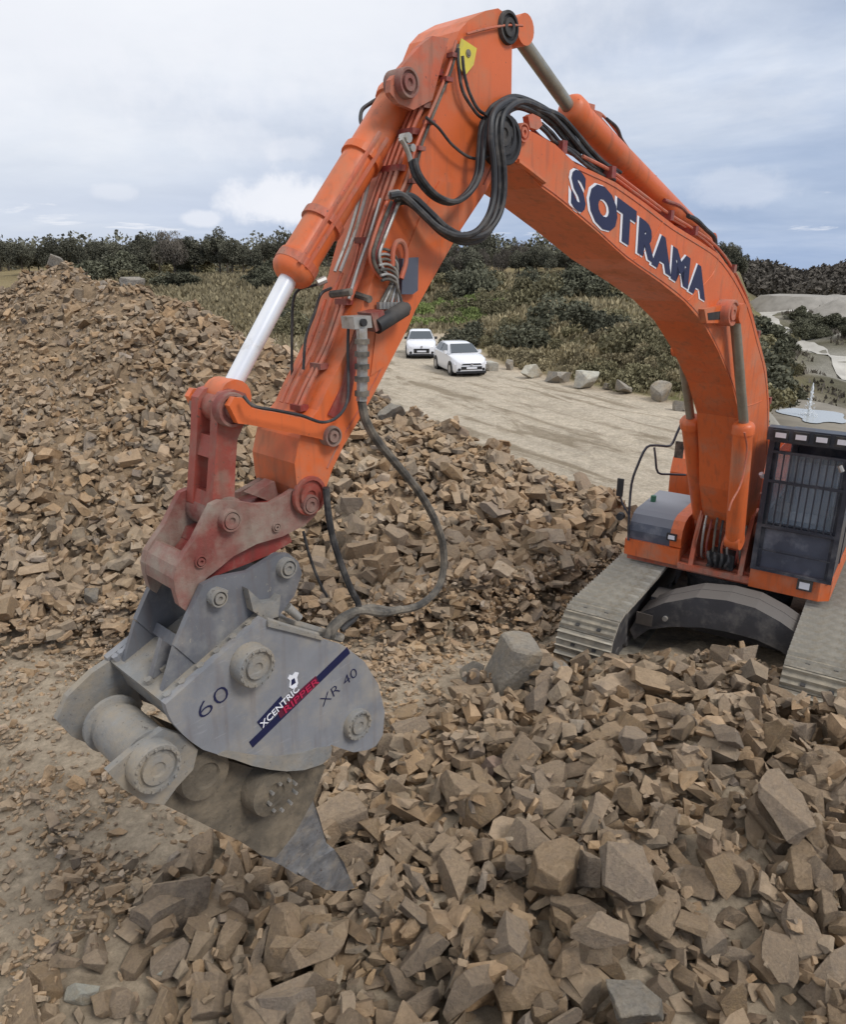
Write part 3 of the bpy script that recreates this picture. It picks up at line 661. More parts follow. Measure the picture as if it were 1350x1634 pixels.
special(950, 1510, .20, (1, .7, .5), M_ROCK, 'yellowish brown wedge with a flat top low in the foreground heap', (10, 8, 0), .7, 30)
special(1020, 1625, .22, (1, .8, .6), M_ROCK_GREY, 'blue grey slab at the bottom edge of the picture', (20, 0, 10), .4, 31)
special(130, 1600, .13, (1, .6, .6), M_ROCK_PALE, 'small bright white stone at the bottom left among the brown slabs', (10, 10, 0), .5, 32)
special(250, 1556, .055, (1, .6, .6), M_ROCK_PALE, 'tiny white stone beside the stacked brown slabs at the lower left', (10, 10, 0), .5, 33)
special(160, 1545, .17, (1, .5, .42), M_ROCK, 'brown rectangular slab stacked at the lower left edge of the heap', (5, 8, 0), .6, 34)
special(110, 1562, .15, (1, .5, .2), M_ROCK, 'thin brown slab lying under the rectangular slab at the lower left', (0, 0, -8), .4, 35)
special(620, 772, .34, (1, .5, .55), M_ROCK_GREY, 'cracked pale grey slab on the heap behind the hanging hose', (30, -30, 20), .4, 36)
special(590, 735, .24, (1, .55, .4), M_ROCK_GREY, 'smaller pale grey slab above the cracked one behind the hose', (20, -25, 20), .4, 37)
special(215, 470, .26, (1, .7, .7), M_ROCK_GREY, 'grey stone perched on top of the second crest of the heap', (10, 0, 30), .6, 38, Y=16.2)
special(95, 425, .22, (1, .7, .6), M_ROCK_GREY, 'grey stone on the very top of the heap at the upper left', (10, 20, 30), .3, 39, Y=17.0)
special(150, 960, .20, (.6, .5, 1), M_ROCK_GREY, 'dark purplish stone standing at the foot of the heap on the left', (10, 8, 30), .5, 40)
special(120, 1385, .055, (1, .7, 1), M_ROCK, 'small upright stone standing on the dirt left of the tooth tip', (0, 0, 30), .8, 41)
# boulders in a row along the edge of the yard
for i, (px, py, r, dm, lb, sm) in enumerate([
    (786, 592, .42, (1, .7, .7), 'low pale boulder half hidden behind the nearer white car', 0),
    (812, 590, .42, (1, .7, .75), 'small grey boulder right of the nearer white car', 0),
    (848, 603, .72, (1, .6, .5), 'long cream boulder third from the white cars along the yard edge', 0),
    (892, 610, .62, (1, .7, .55), 'flat grey boulder between the two long cream boulders', 0),
    (938, 619, .78, (1, .65, .52), 'largest cream boulder in the row along the yard edge', 0),
    (993, 628, .55, (1, .7, .7), 'rough grey boulder right of the largest cream boulder', 0),
    (1053, 640, .72, (1, .75, .72), 'rounded grey boulder nearest the boom in the yard edge row', 1),
    (968, 622, .25, (1, .7, .7), 'small stone tucked between the cream and the rough grey boulder', 0),
    (1082, 655, .42, (1, .7, .6), 'boulder at the right end of the row just behind the boom', 0)]):
    special(px, py, r, dm, M_ROCK_PALE if i in (0, 2, 4) else M_ROCK_GREY, lb, (0, 6, 20 * i - 30), .45, 60 + i, chips=.20 if sm else .13, group='boulders along the yard edge', cat='boulder')
# say which stone is which: by size, shape, tone and what lies next to it
def zone(u, v):
    if v < 950: return 'on the long heap ' + ('at the left edge of the picture' if u < 120 else 'left of the red coupler' if u < 300 else 'behind the hanging hoses' if u < 600 else 'between the hoses and the near track')
    if u < 330: row = 'left of the ripper tooth'
    elif u < 480: row = 'under the ripper tooth'
    elif u < 640: row = 'just right of the ripper tooth'
    elif u < 800: row = 'below the pale slanting slab'
    elif u < 960: row = 'below the big rounded boulder'
    elif u < 1120: row = 'below the near track'
    elif u < 1250: row = 'below the arched car body'
    else: row = 'below the far track'
    return ('at the bottom edge ' if v > 1570 else 'low down ' if v > 1440 else 'midway down ' if v > 1280 else 'high up ' if v > 1150 else 'at the top of the foreground heap ') + row
for o in [o for o in bpy.data.objects if o.name.startswith('rock') and o.get('group')]:
    M = WM[o.name]; u, v, c = project(*M.translation); r = M.col[0].length; px_r = r / c * FPX
    k = int(HI.index(o.data)) % 6; sh = ['thick slab', 'squarish block', 'thin slab', 'long narrow stone', 'chunky block', 'flat slab'][k]
    siz = 'large' if px_r > 52 else 'middling' if px_r > 40 else 'smaller'; n_ = abs((M.to_3x3() @ Vector((0, 0, 1))).normalized().z)
    til = 'lying flat' if n_ > .85 else 'tilted' if n_ > .45 else 'standing on edge'
    o['label'] = ' '.join(f'{siz} brown {sh} {til} {zone(u, v)}'.split()[:16]) if len(f'{siz} brown {sh} {til} {zone(u, v)}'.split()) <= 16 else f'{siz} {sh} {til} {zone(u, v)}'.replace(' at the top of the foreground heap', ' topmost in the foreground').replace('at the left edge of the picture', 'at the left edge').replace('the pale slanting slab', 'the slanting slab')

# ================================================================ vegetation
def leaf_material(name, base, rnd=.25):
    m = bpy.data.materials.new(name); m.use_nodes = True; nt = m.node_tree; N = nt.nodes; L = nt.links; b = N['Principled BSDF']; b.inputs['Roughness'].default_value = .75; b.inputs['Specular IOR Level'].default_value = .2
    oi = N.new('ShaderNodeObjectInfo'); hs = N.new('ShaderNodeHueSaturation'); r = N.new('ShaderNodeMapRange'); r.inputs['To Min'].default_value = 1 - rnd; r.inputs['To Max'].default_value = 1 + rnd; L.new(oi.outputs['Random'], r.inputs['Value']); L.new(r.outputs[0], hs.inputs['Value'])
    a = N.new('ShaderNodeAttribute'); a.attribute_name = 'tint'; k = N.new('ShaderNodeMix'); k.data_type = 'RGBA'; k.blend_type = 'MULTIPLY'; k.inputs[0].default_value = 1; k.inputs[6].default_value = (*base, 1); L.new(a.outputs['Color'], k.inputs[7])
    L.new(k.outputs[2], hs.inputs['Color']); L.new(hs.outputs[0], b.inputs['Base Color'])
    return m
ML = dict(dark=leaf_material('dark_evergreen_leaves', (.120, .117, .085)), grey=leaf_material('grey_bare_twigs', (.14, .122, .10)), olive=leaf_material('olive_scrub_leaves', (.20, .18, .105)),  # dark, olive and deep are greyed: distance haze mixed into the leaf colour
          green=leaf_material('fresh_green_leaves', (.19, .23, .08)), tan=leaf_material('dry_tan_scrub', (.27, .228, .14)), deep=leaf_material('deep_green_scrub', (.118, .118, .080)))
M_BARK = mat('grey_bark', (.09, .075, .06), .9, var=.3)
def quads(name, C, S, rs_, m, stretch=1.6, tints=None, upright=0.0):
    n = len(C); a = rs_.randn(n, 3); a[:, 2] += upright * 2 * np.sign(a[:, 2]); a /= np.linalg.norm(a, axis=1)[:, None]; b = np.cross(a, rs_.randn(n, 3)); b /= np.linalg.norm(b, axis=1)[:, None]
    A = a * (S * stretch)[:, None] / 2; B = b * S[:, None] / 2
    V = np.stack([C - A, C - A * .1 + B, C + A, C + A * .1 - B], 1).reshape(-1, 3).astype(np.float32); F = np.arange(4 * n, dtype=np.int32)
    me = bpy.data.meshes.new(name); me.vertices.add(4 * n); me.vertices.foreach_set('co', V.ravel()); me.loops.add(4 * n); me.loops.foreach_set('vertex_index', F); me.polygons.add(n)
    me.polygons.foreach_set('loop_start', F[::4].copy()); me.polygons.foreach_set('loop_total', np.full(n, 4, np.int32)); me.update()
    t = tints if tints is not None else rs_.uniform(.7, 1.3, n); col = np.repeat(np.c_[t, t, t, np.ones(n)], 4, 0)
    at = me.color_attributes.new('tint', 'FLOAT_COLOR', 'POINT'); at.data.foreach_set('color', col.astype(np.float32).ravel()); me.materials.append(m); return me
def crown(name, rx, rz, n, leaf, m, seed, blobs=16, low=.35, fill=.35, stretch=1.6, upright=0.0):
    r_ = np.random.RandomState(seed); P = r_.randn(blobs, 3); P /= np.linalg.norm(P, axis=1)[:, None]; P *= r_.uniform(.25, .80, blobs)[:, None]; P[:, 2] = np.abs(P[:, 2]) * 1.1 - .1
    rad = r_.uniform(.22, .42, blobs); k = r_.randint(blobs, size=n); d = r_.randn(n, 3); d /= np.linalg.norm(d, axis=1)[:, None]
    q = P[k] + d * (rad[k] * r_.uniform(fill, 1, n) ** .5)[:, None]; C = q * (rx, rx, rz) + (0, 0, rz * low); C[:, 2] = np.maximum(C[:, 2], .05)
    tb = r_.uniform(.75, 1.25, blobs)[k] * r_.uniform(.8, 1.2, n)
    return quads(name, C, leaf * r_.uniform(.6, 1.3, n), r_, m, stretch, tb, upright)
def trunk_mesh(h, r, seed, m=M_BARK):
    r_ = random.Random(seed); bm = nb(); pts = [(0, 0, -.3), (r_.uniform(-.1, .1), r_.uniform(-.1, .1), h * .5), (r_.uniform(-.3, .3), r_.uniform(-.3, .3), h)]
    cyl(bm, pts[0], pts[1], r, r * .75, 7); cyl(bm, pts[1], pts[2], r * .75, r * .3, 7)
    for i in range(5):
        a = r_.uniform(0, 6.28); z = h * r_.uniform(.4, .8); cyl(bm, (0, 0, z), (math.cos(a) * h * .35, math.sin(a) * h * .35, z + h * .3), r * .35, r * .1, 5)
    me = bpy.data.meshes.new('trunk'); bm.to_mesh(me); bm.free(); me.materials.append(m); return me
TRUNKS = [trunk_mesh(4.5, .16, i) for i in range(3)]
CR = {}
for k, (rx, rz, n, lf, mk, up) in dict(oak=(2.6, 3.0, 7500, .15, 'dark', 0), pine=(2.0, 3.6, 6500, .14, 'dark', 0), bare=(2.3, 3.4, 6000, .075, 'grey', .8), bushd=(1.6, 1.3, 3600, .095, 'deep', 0), busho=(1.5, 1.3, 2600, .10, 'olive', .2),
                              busht=(1.4, 1.1, 2600, .09, 'tan', .8), bushg=(1.5, .9, 2000, .10, 'green', .4)).items():
    CR[k] = [crown('crown', rx, rz, n, lf, ML[mk], 100 + hash_ * 7 + i, 18 if rx > 2 else 12, (.35 if rx > 2 else .15), .35, 4.5 if k == 'bare' else 1.7, up) for hash_ in [len(k) + ord(k[-1])] for i in range(3)]
def tree(kind, x, y, s, label, group, z=None, th=3.2):
    z = float(height(x, y)) if z is None else z; rz_ = random.uniform(0, 6.28)
    e = empty('tree', (x, y, z), rz_, label=label, cat='tree', group=group); i = random.randrange(3)
    t = bpy.data.objects.new('trunk', TRUNKS[i]); link(t, e, WM[e.name] @ Matrix.Scale(s, 4))
    c = bpy.data.objects.new('crown', CR[kind][i]); link(c, e, WM[e.name] @ Matrix.Translation((0, 0, th * s * .55)) @ Matrix.Diagonal((s * random.uniform(.85, 1.2), s * random.uniform(.85, 1.2), s * random.uniform(.85, 1.15), 1)))
def bush(kind, x, y, s, label, group, sx=1.0, sz=1.0):
    o = bpy.data.objects.new('bush', random.choice(CR[kind])); z = float(height(x, y)) - .1
    link(o, None, Matrix.Translation((x, y, z)) @ Matrix.Rotation(random.uniform(0, 6.28), 4, 'Z') @ Matrix.Diagonal((s * sx, s * sx, s * sz, 1))); tag(o, label, 'bush', group)
random.seed(21)
def top_h(px, py, Y, h_ground=None):
    """metres from the land at (px,Y) up to the sight line through (px,py)"""
    x, y, z = at_depth(px, py, Y); return x, y, z - float(height(x, y))
# long line of dark trees on the left skyline: tops follow the photographed skyline
sky_l = [(-60, 392), (0, 372), (40, 376), (80, 370), (115, 372), (150, 366), (190, 372), (230, 366), (270, 364), (300, 368), (330, 358), (370, 362), (420, 366), (470, 356), (500, 350), (540, 356), (600, 352)]
for i in range(46):
    px = -50 + i * 15 + random.uniform(-6, 6); Y = 108 + random.uniform(-6, 10); py = float(np.interp(px, *zip(*sky_l))) + random.uniform(-3, 13)
    x, y, h = top_h(px, py, Y); kind = 'bare' if random.random() < .22 else random.choice(['oak', 'pine'])
    tree(kind, x, y, max(h, 3) / 6.6, 'bare grey twigged tree in the long tree line on the left skyline' if kind == 'bare' else 'dark evergreen in the long tree line on the left skyline', 'bare trees of the left tree line' if kind == 'bare' else 'dark trees of the left tree line')
# wood seen under the boom
for i in range(44):
    px = 660 + (i % 22) * 24 + random.uniform(-9, 9); row = i // 22; Y = (88, 102)[row] + random.uniform(-5, 5)
    py = float(np.interp(px, [660, 720, 760, 800, 860, 900, 1000, 1100, 1200], [392, 380, 378, 376, 384, 396, 404, 418, 440])) + (14, 0)[row] + random.uniform(-4, 10)
    x, y, h = top_h(px, py, Y); kind = 'bare' if random.random() < .45 else 'oak'
    tree(kind, x, y, max(h, 3.5) / 6.1, 'bare brown grey tree of the wood seen under the boom' if kind == 'bare' else 'dark leafy tree of the wood seen under the boom', 'bare trees of the wood under the boom' if kind == 'bare' else 'leafy trees of the wood under the boom')
for px, py, lb in ((775, 362, 'tall dark pine rising above the wood where the hose loop hangs'), (858, 378, 'small dark pine poking above the wood just left of the boom')):
    x, y, h = top_h(px, py, 100); tree('pine', x, y, h / 5.8, lb, None)
# scrub
def scrub(n, x0, x1, y0, y1, kinds, sc, label, group, cond=None):
    k = 0; tries = 0
    while k < n and tries < n * 30:
        tries += 1; px = random.uniform(x0, x1); py = random.uniform(y0, y1)
        q = land_hit(px, py, 24)
        if q is None or q[1] > 230 or (cond and not cond(*q)): continue
        gx, gy = q
        bush(random.choice(kinds), gx, gy, random.uniform(*sc), label, group, random.uniform(.9, 1.4), random.uniform(.8, 1.3)); k += 1
scrub(26, 120, 330, 425, 462, ['bushd', 'bushd', 'busho'], (1.3, 2.2), 'dark scrub bush behind the crest of the heap', 'dark scrub behind the heap')
scrub(9, 410, 470, 440, 465, ['bushd'], (1.0, 1.6), 'dark bush beside the white cylinder rod', 'dark bushes by the cylinder rod')
scrub(8, 430, 480, 490, 545, ['bushd', 'busho'], (.9, 1.4), 'deep green bush seen below the white cylinder rod', 'green bushes below the rod')
scrub(22, 650, 1010, 440, 480, ['bushd', 'bushd', 'busho'], (1.4, 2.2), 'dark bush at the foot of the wood under the boom', 'dark bushes at the foot of the wood')
scrub(30, 660, 800, 486, 520, ['bushg', 'bushg', 'busho'], (.7, 1.2), 'low fresh green bush on the bank behind the white cars', 'fresh green bushes behind the cars')
scrub(70, 770, 1150, 520, 630, ['busht', 'busht', 'busht', 'busho', 'busho'], (.5, .95), 'dry tan and olive scrub bush on the bank behind the boulders', 'scrub behind the boulders', lambda x, y: x > bx_line(y) + 1.3 and y < 70)
for (px, py, Y, s, k, lb) in ((845, 535, 47, 1.5, 'bushd', 'large dark bush above the cream boulders'), (900, 520, 52, 1.8, 'bushd', 'wide dark bush right of the large dark one'), (740, 540, 50, 1.2, 'bushd', 'dark bush just above the roof of the nearer white car'),
                              (848, 490, 66, 2.0, 'busho', 'pale olive rounded bush in the middle of the bank'), (1020, 545, 38, 1.5, 'busho', 'olive bush close behind the boom'), (950, 545, 44, 1.5, 'bushd', 'dark bush between the olive bush and the wood')):
    x, y, _ = at_depth(px, py, Y); bush(k, x, y, s, lb, None)
# dark slope dropping into the valley and the far hillside
scrub(60, 1175, 1265, 545, 650, ['bushd', 'bushd', 'bushd', 'busho'], (.9, 1.7), 'dark bush on the slope dropping into the valley right of the boom', 'bushes on the valley slope')
scrub(20, 1275, 1400, 508, 545, ['bushd', 'bushd'], (1.3, 2.2), 'dark bush on the bank above the valley road', 'bushes above the valley road')
# woods on the far hills read as one mass
def far_wood(name, n, X0, X1, Y0, Y1, leaf, m, label, seed, cond=None, hgt=5):
    r_ = np.random.RandomState(seed); X = r_.uniform(X0, X1, n); Y = r_.uniform(Y0, Y1, n)
    if cond is not None: k = cond(X, Y); X, Y = X[k], Y[k]
    Z = height(X, Y) + r_.rand(len(X)) ** .6 * hgt * (.7 + .5 * wnoise(X, Y, 14, 5, 2)); me = quads(name, np.c_[X, Y, Z], leaf * r_.uniform(.5, 1.4, len(X)), r_, m, 1.5, r_.uniform(.7, 1.3, len(X)))
    o = bpy.data.objects.new(name, me); link(o); tag(o, label, 'wood', None, 'stuff')
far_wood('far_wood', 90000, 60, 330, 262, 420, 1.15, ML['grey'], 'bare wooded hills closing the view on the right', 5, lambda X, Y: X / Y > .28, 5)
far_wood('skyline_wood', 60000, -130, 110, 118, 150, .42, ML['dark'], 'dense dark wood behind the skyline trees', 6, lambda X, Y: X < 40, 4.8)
# dry grass and ground cover on the field and the bank
def cover(name, n, X0, X1, Y0, Y1, leaf, m, label, seed, cond):
    r_ = np.random.RandomState(seed); X = r_.uniform(X0, X1, n); Y = r_.uniform(Y0, Y1, n); k = cond(X, Y); X, Y = X[k], Y[k]
    Z = height(X, Y) + leaf * .35; s_ = leaf * (Y / 60) * r_.uniform(.5, 1.3, len(X)); me = quads(name, np.c_[X, Y, Z], s_, r_, m, 2.2, r_.uniform(.6, 1.4, len(X)), 1.2)
    o = bpy.data.objects.new(name, me); link(o); tag(o, label, 'grass', None, 'stuff')
cover('dry_grass', 42000, -45, 5, 20, 105, .30, ML['tan'], 'dry brown grass on the field beyond the heap', 8, lambda X, Y: (Y > 24 + (X > -6) * 33) & (X < -6 + (Y > 57) * 30))
cover('bank_grass', 30000, -4, 34, 22, 95, .30, ML['tan'], 'olive and tan ground cover on the bank behind the boulders', 9, lambda X, Y: (X > bx_line(Y) + .9) & (valley(X, Y) < 14))

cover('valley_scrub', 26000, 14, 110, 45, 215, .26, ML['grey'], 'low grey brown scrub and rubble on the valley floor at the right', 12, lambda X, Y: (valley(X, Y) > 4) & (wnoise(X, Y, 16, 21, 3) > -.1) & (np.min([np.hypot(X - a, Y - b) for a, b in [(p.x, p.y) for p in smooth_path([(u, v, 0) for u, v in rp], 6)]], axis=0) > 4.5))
# ---------------------------------------------------------------- spoil heaps and the settling pond down the valley
def mound(name, cx, cy, rx, ry, h, top, m, label, seed, z0=None, kind=None):
    n = 40; bm = nb(); rings = []
    for j in range(9):
        f = j / 8; ring = []
        for i in range(n):
            a = 2 * math.pi * i / n; rr = (1 - f) + f * top; w = 1 + .08 * math.sin(3 * a + seed) + .05 * math.sin(7 * a + seed * 2)
            x = cx + math.cos(a) * rx * rr * w; y = cy + math.sin(a) * ry * rr * w; zb = float(height(cx, cy)) if z0 is None else z0
            ring.append(bm.verts.new((x, y, zb - 1 + (h + 1) * f ** .9 + noise.noise(Vector((x, y, 0)) * .35) * h * .08)))
        rings.append(ring)
    for a, b in zip(rings, rings[1:]):
        for i in range(n): bm.faces.new((a[i], a[(i + 1) % n], b[(i + 1) % n], b[i]))
    bm.faces.new(rings[-1]); o = finish(name, bm, m, smooth=True); tag(o, label, 'spoil heap', None, kind); return o
M_SPOIL = mat('grey_crushed_stone', (.30, .28, .25), .95, var=.2, vscale=.4, bump=.4, bscale=3)
x, y, z = at_depth(1285, 500, 215); mound('spoil_heap', x, y, 19, 14, (at_depth(1285, 472, 215)[2] - z), .62, M_SPOIL, 'flat topped grey heap of crushed stone beyond the valley road', 1, z)
x, y, z = at_depth(1362, 500, 190); mound('spoil_heap', x, y, 12, 10, (at_depth(1350, 478, 190)[2] - z), .35, M_SPOIL, 'second grey spoil heap at the right edge beyond the valley road', 2, z)
x, y, z = at_depth(1200, 674, 46); mound('spoil_heap', x, y, 2.2, 2, 1.0, .3, mat('pale_spoil', (.34, .32, .28), .95, var=.15), 'small pale stone heap behind the cab roof left of the pond', 3, z)
px_, py_, pz_ = at_depth(1296, 664, 52)
M_WATER = bpy.data.materials.new('milky_pond_water'); M_WATER.use_nodes = True; _b = M_WATER.node_tree.nodes['Principled BSDF']; _b.inputs['Base Color'].default_value = (.40, .42, .42, 1); _b.inputs['Roughness'].default_value = .12
pass
bm = nb(); V_ = [bm.verts.new((px_ + 1.9 * math.cos(a) * (1 + .25 * math.sin(3 * a + 1) + .12 * math.sin(7 * a)), py_ + 3.2 * math.sin(a) * (1 + .2 * math.cos(2 * a) + .1 * math.sin(5 * a)), pz_ + .05)) for a in np.linspace(0, 2 * math.pi, 36, endpoint=False)]; bm.faces.new(V_)
tag(finish('pond_water', bm, M_WATER), 'milky pale blue settling pond behind the cab roof', None, None, 'structure')
mound('pond_bank', px_, py_, 7.0, 9.5, 1.0, .70, mat('pale_pond_rim', (.24, .215, .175), .95, var=.2, vscale=.5), 'rubbly raised bank round the settling pond behind the cab', 4, pz_ - 1.0)
M_JET = mat('white_water_spray', (.80, .83, .86), .4, var=.1)
bm = nb(); _r = random.Random(4)
cyl(bm, (0, 0, 0), (0, 0, 1.9), .05, .09, 8); cyl(bm, (0, 0, 1.9), (0, 0, 2.3), .09, .03, 8)
for i in range(160):
    h_ = _r.random() ** 2 * 2.0; a_ = _r.uniform(0, 6.28); q_ = _r.uniform(.03, .10 + .55 * (1 - h_ / 2) ** 2); s_ = _r.uniform(.02, .05)
    bmesh.ops.create_icosphere(bm, subdivisions=1, radius=s_, matrix=Matrix.Translation((q_ * math.cos(a_), q_ * math.sin(a_), h_)))
tag(finish('water_jet', bm, M_JET, M=Matrix.Translation((px_ - .3, py_, pz_ + .05))), 'thin white jet of water rising from the pond behind the cab', 'water jet')

# ================================================================ the excavator
EX = empty('excavator', (O0[0], O0[1], 0), FB.a, label='big orange tracked excavator with its arm raised and blue lettering along the boom', cat='excavator')
def V(pts, v, fr=FB): return [fr.v(x, y, v) for x, y in pts]
def path(pts, v0=None, fr=FB): return [fr.p(q[0], q[1], q[2] if len(q) > 2 else v0) for q in pts]
def plate(name, pts, v_face, v_back, m, parent=EX, fr=FB, bevel=.008, trace=None, **k):
    bm = nb(); prism(bm, V(pts, v_face if trace is None else trace, fr), v_back, v_face); return finish(name, bm, m, parent, fr, bevel=bevel)
def hose(name, pts, v, r, m=M_HOSE, parent=EX, fr=FB, seg=8, sub=6):
    bm = nb(); tube(bm, path(pts, v, fr), r, seg, sub); return finish(name, bm, m, parent, fr, smooth=True)
def hoses(name, pts, v, r, offs, m=M_HOSE, parent=EX, fr=FB):
    for dx, dy, dv in offs: hose(name, [(q[0] + dx, q[1] + dy, (q[2] if len(q) > 2 else v) + dv) for q in pts], v, r, m, parent, fr)
def boss(name, px, py, v0, v1, r, m, parent, fr=FB, bolts=0, inner=.55, seg=24, step=.012, bm_m=None):
    t, z = fr.v(px, py, v1); bm = nb(); L_ = v1 - v0
    lathe(bm, (t, v0, z), (t, v1, z), [(0, r), (L_ - step, r), (L_ - step * .3, r * .96), (L_ - step * .3, r * .80), (L_ - step * 1.6, r * .76), (L_ - step * 1.6, r * inner * 1.05), (L_, r * inner), (L_, r * inner * .5), (L_ - step, r * inner * .42)], seg)
    o = finish(name, bm, m, parent, fr, smooth=True)
    for i in range(bolts):
        a = 2 * math.pi * i / bolts; q = (t + math.cos(a) * r * .88, z + math.sin(a) * r * .88); b2 = nb(); cyl(b2, (q[0], v1 - step, q[1]), (q[0], v1 + .008, q[1]), r * .06, seg=6); finish('bolt', b2, bm_m or m, o, fr)
    return o
BW = .27
boom_up = [(798, 203), (805, 199), (828, 203), (852, 212), (886, 231), (919, 262), (950, 276), (983, 292), (1030, 325), (1076, 360), (1115, 384), (1147, 406), (1173, 440), (1196, 486), (1211, 541), (1223, 588), (1228, 647), (1226, 720), (1212, 790), (1200, 846)]
boom_lo = [(1190, 850), (1184, 825), (1181, 787), (1182, 730), (1181, 668), (1169, 617), (1147, 562), (1122, 516), (1092, 482), (1054, 452), (1000, 414), (949, 368), (894, 322), (864, 300), (835, 270), (806, 250), (797, 228)]
boom = plate('boom', boom_up + boom_lo, BW, -BW, M_ORANGE, bevel=.012)
# welded reinforcing lip and pad along the lower tip of the boom
plate('boom_pad', [(806, 250), (835, 268), (864, 298), (870, 290), (842, 262), (812, 242)], BW + .012, BW - .01, M_ORANGE, boom, bevel=.003, trace=BW)
for w_ in ([(x, y - 5) for x, y in boom_lo[3:14]], [(x - 3, y + 6) for x, y in boom_up[5:18]]):
    b_ = nb(); tube(b_, path(w_, BW + .001), .006, 6, 3); finish('weld_bead', b_, M_ORANGE_W, boom, FB, smooth=True)
for w_ in ([(1147, 412), (1136, 440), (1098, 480)], [(1060, 352), (1034, 395), (1012, 415)], [(1216, 640), (1200, 646), (1184, 650)]):
    b_ = nb(); tube(b_, path(w_, BW + .001), .006, 6, 3); finish('weld_bead', b_, M_ORANGE, boom, FB, smooth=True)
b_ = nb(); tube(b_, path([(826, 258), (850, 276), (869, 291)], BW + .02), .018, 6, 3); finish('weld_bar', b_, M_ORANGE, boom, FB)
boss('boom_nose', 812, 224, -BW - .10, BW + .05, .15, M_BLACK, boom)
boss('boom_nose_plate', 838, 212, -BW - .02, BW + .03, .06, M_ORANGE_W, boom)
plate('pipe_bracket', [(843, 186), (850, 182), (862, 188), (866, 200), (858, 208), (846, 204)], .10, .05, M_ORANGE_W, trace=.1)
plate('pipe_bracket', [(843, 186), (850, 182), (862, 188), (866, 200), (858, 208), (846, 204)], .24, .20, M_ORANGE_W, trace=.24)
# boom cylinder pin and the lug with its window
boss('boom_pin', 1172, 500, -BW - .10, BW + .16, .135, M_ORANGE_W, boom)
lug = plate('lug', [(1124, 494), (1150, 488), (1160, 490), (1160, 516), (1128, 516)], BW + .06, BW - .01, M_ORANGE, boom, trace=BW + .06)
plate('lug_window', [(1130, 500), (1150, 497), (1151, 510), (1131, 511)], BW + .066, BW + .05, M_BLACK, lug, bevel=0)
# painted name along the boom
def lettering():
    word = 'SOTRAMA'; base0, base1 = FB.v(913, 338, BW), FB.v(1118, 470, BW); top0, top1 = FB.v(914, 279, BW), FB.v(1124, 424, BW)
    cen = [(922, 309), (962, 336), (998, 361), (1029, 386), (1056, 408), (1085, 431), (1113, 451)]
    d = Vector((base1[0] - base0[0], base1[1] - base0[1])).normalized(); h0 = .50
    wid = [.88, 1, .92, .95, .95, 1.05, .95]
    for i, ch in enumerate(word):
        t, z = FB.v(*cen[i], BW); X = Vector((d[0], 0, d[1])); N_ = Vector((0, 1, 0)); Y = N_.cross(X).normalized(); X = Y.cross(N_)
        thin = {'S': -.020, 'M': -.012, 'R': -.010, 'A': -.008}.get(ch, 0)
        for nm, off, ex, m, pr, sh in (('letter_shadow', .054, .0015, M_WHITEL, .003, (-.022, -.006)), ('letter', .042, .0015, M_NAVYL, .008, (0, 0))):
            me = text_mesh(ch, .50, off + thin, ex); me.name = nm; me.materials.append(m)
            c = Vector((t, BW + pr, z)) + X * sh[0] + Y * sh[1]
            Yv = Vector((.06, 0, 1)); Rm = Matrix((X, Yv, N_)).transposed().to_4x4(); o = bpy.data.objects.new(nm, me)
            me.transform(Rm @ Matrix.Diagonal((wid[i] * 1.0, .70, 1, 1))); link(o, boom, FB.M @ Matrix.Translation(c))
lettering()

# ---------------------------------------------------------------- arm (stick)
SW = .21
st_rear = [(817, 81), (816, 161), (812, 220), (777, 304), (734, 369), (696, 436), (663, 495), (651, 523), (598, 626), (570, 675), (548, 712), (530, 750), (518, 785), (508, 806), (496, 814), (482, 808)]
st_front = [(474, 780), (470, 740), (478, 700), (488, 680), (508, 655), (522, 623), (540, 588), (556, 554), (580, 484), (597, 440), (612, 385), (630, 325), (650, 270), (672, 212), (690, 170), (710, 118), (722, 78), (733, 50), (748, 33), (775, 18), (795, 14), (808, 24), (816, 45)]
arm = plate('arm', st_rear + st_front, SW, -SW, M_ORANGE, bevel=.010)
boss('foot_boss', 497, 792, SW - .01, SW + .02, .12, M_LINK, arm, inner=.6)
b_ = nb(); tube(b_, path([(x - 8, y - 3) for x, y in st_rear[2:12]], SW + .001), .006, 6, 3); finish('weld_bead', b_, M_ORANGE_W, arm, FB, smooth=True)
# raised doubler plate on the flank, thick edge strips
plate('flank_plate', [(700, 290), (775, 296), (735, 362), (690, 436), (655, 500), (612, 585), (590, 600), (600, 520), (640, 420), (668, 350)], SW + .008, SW - .004, M_ORANGE, arm, bevel=.002, trace=SW)
boss('arm_pin', 806, 214, -SW - .12, SW + .12, .13, M_BLACK, arm)
boss('arm_cylinder_pin', 815, 44, -SW - .05, SW + .03, .095, M_BLACK, arm)
b_ = nb(); tube(b_, path([(745, 55), (780, 46), (812, 41), (834, 42)], SW + .02), .008, 6, 3); finish('grease_line', b_, M_ORANGE_W, arm, FB)
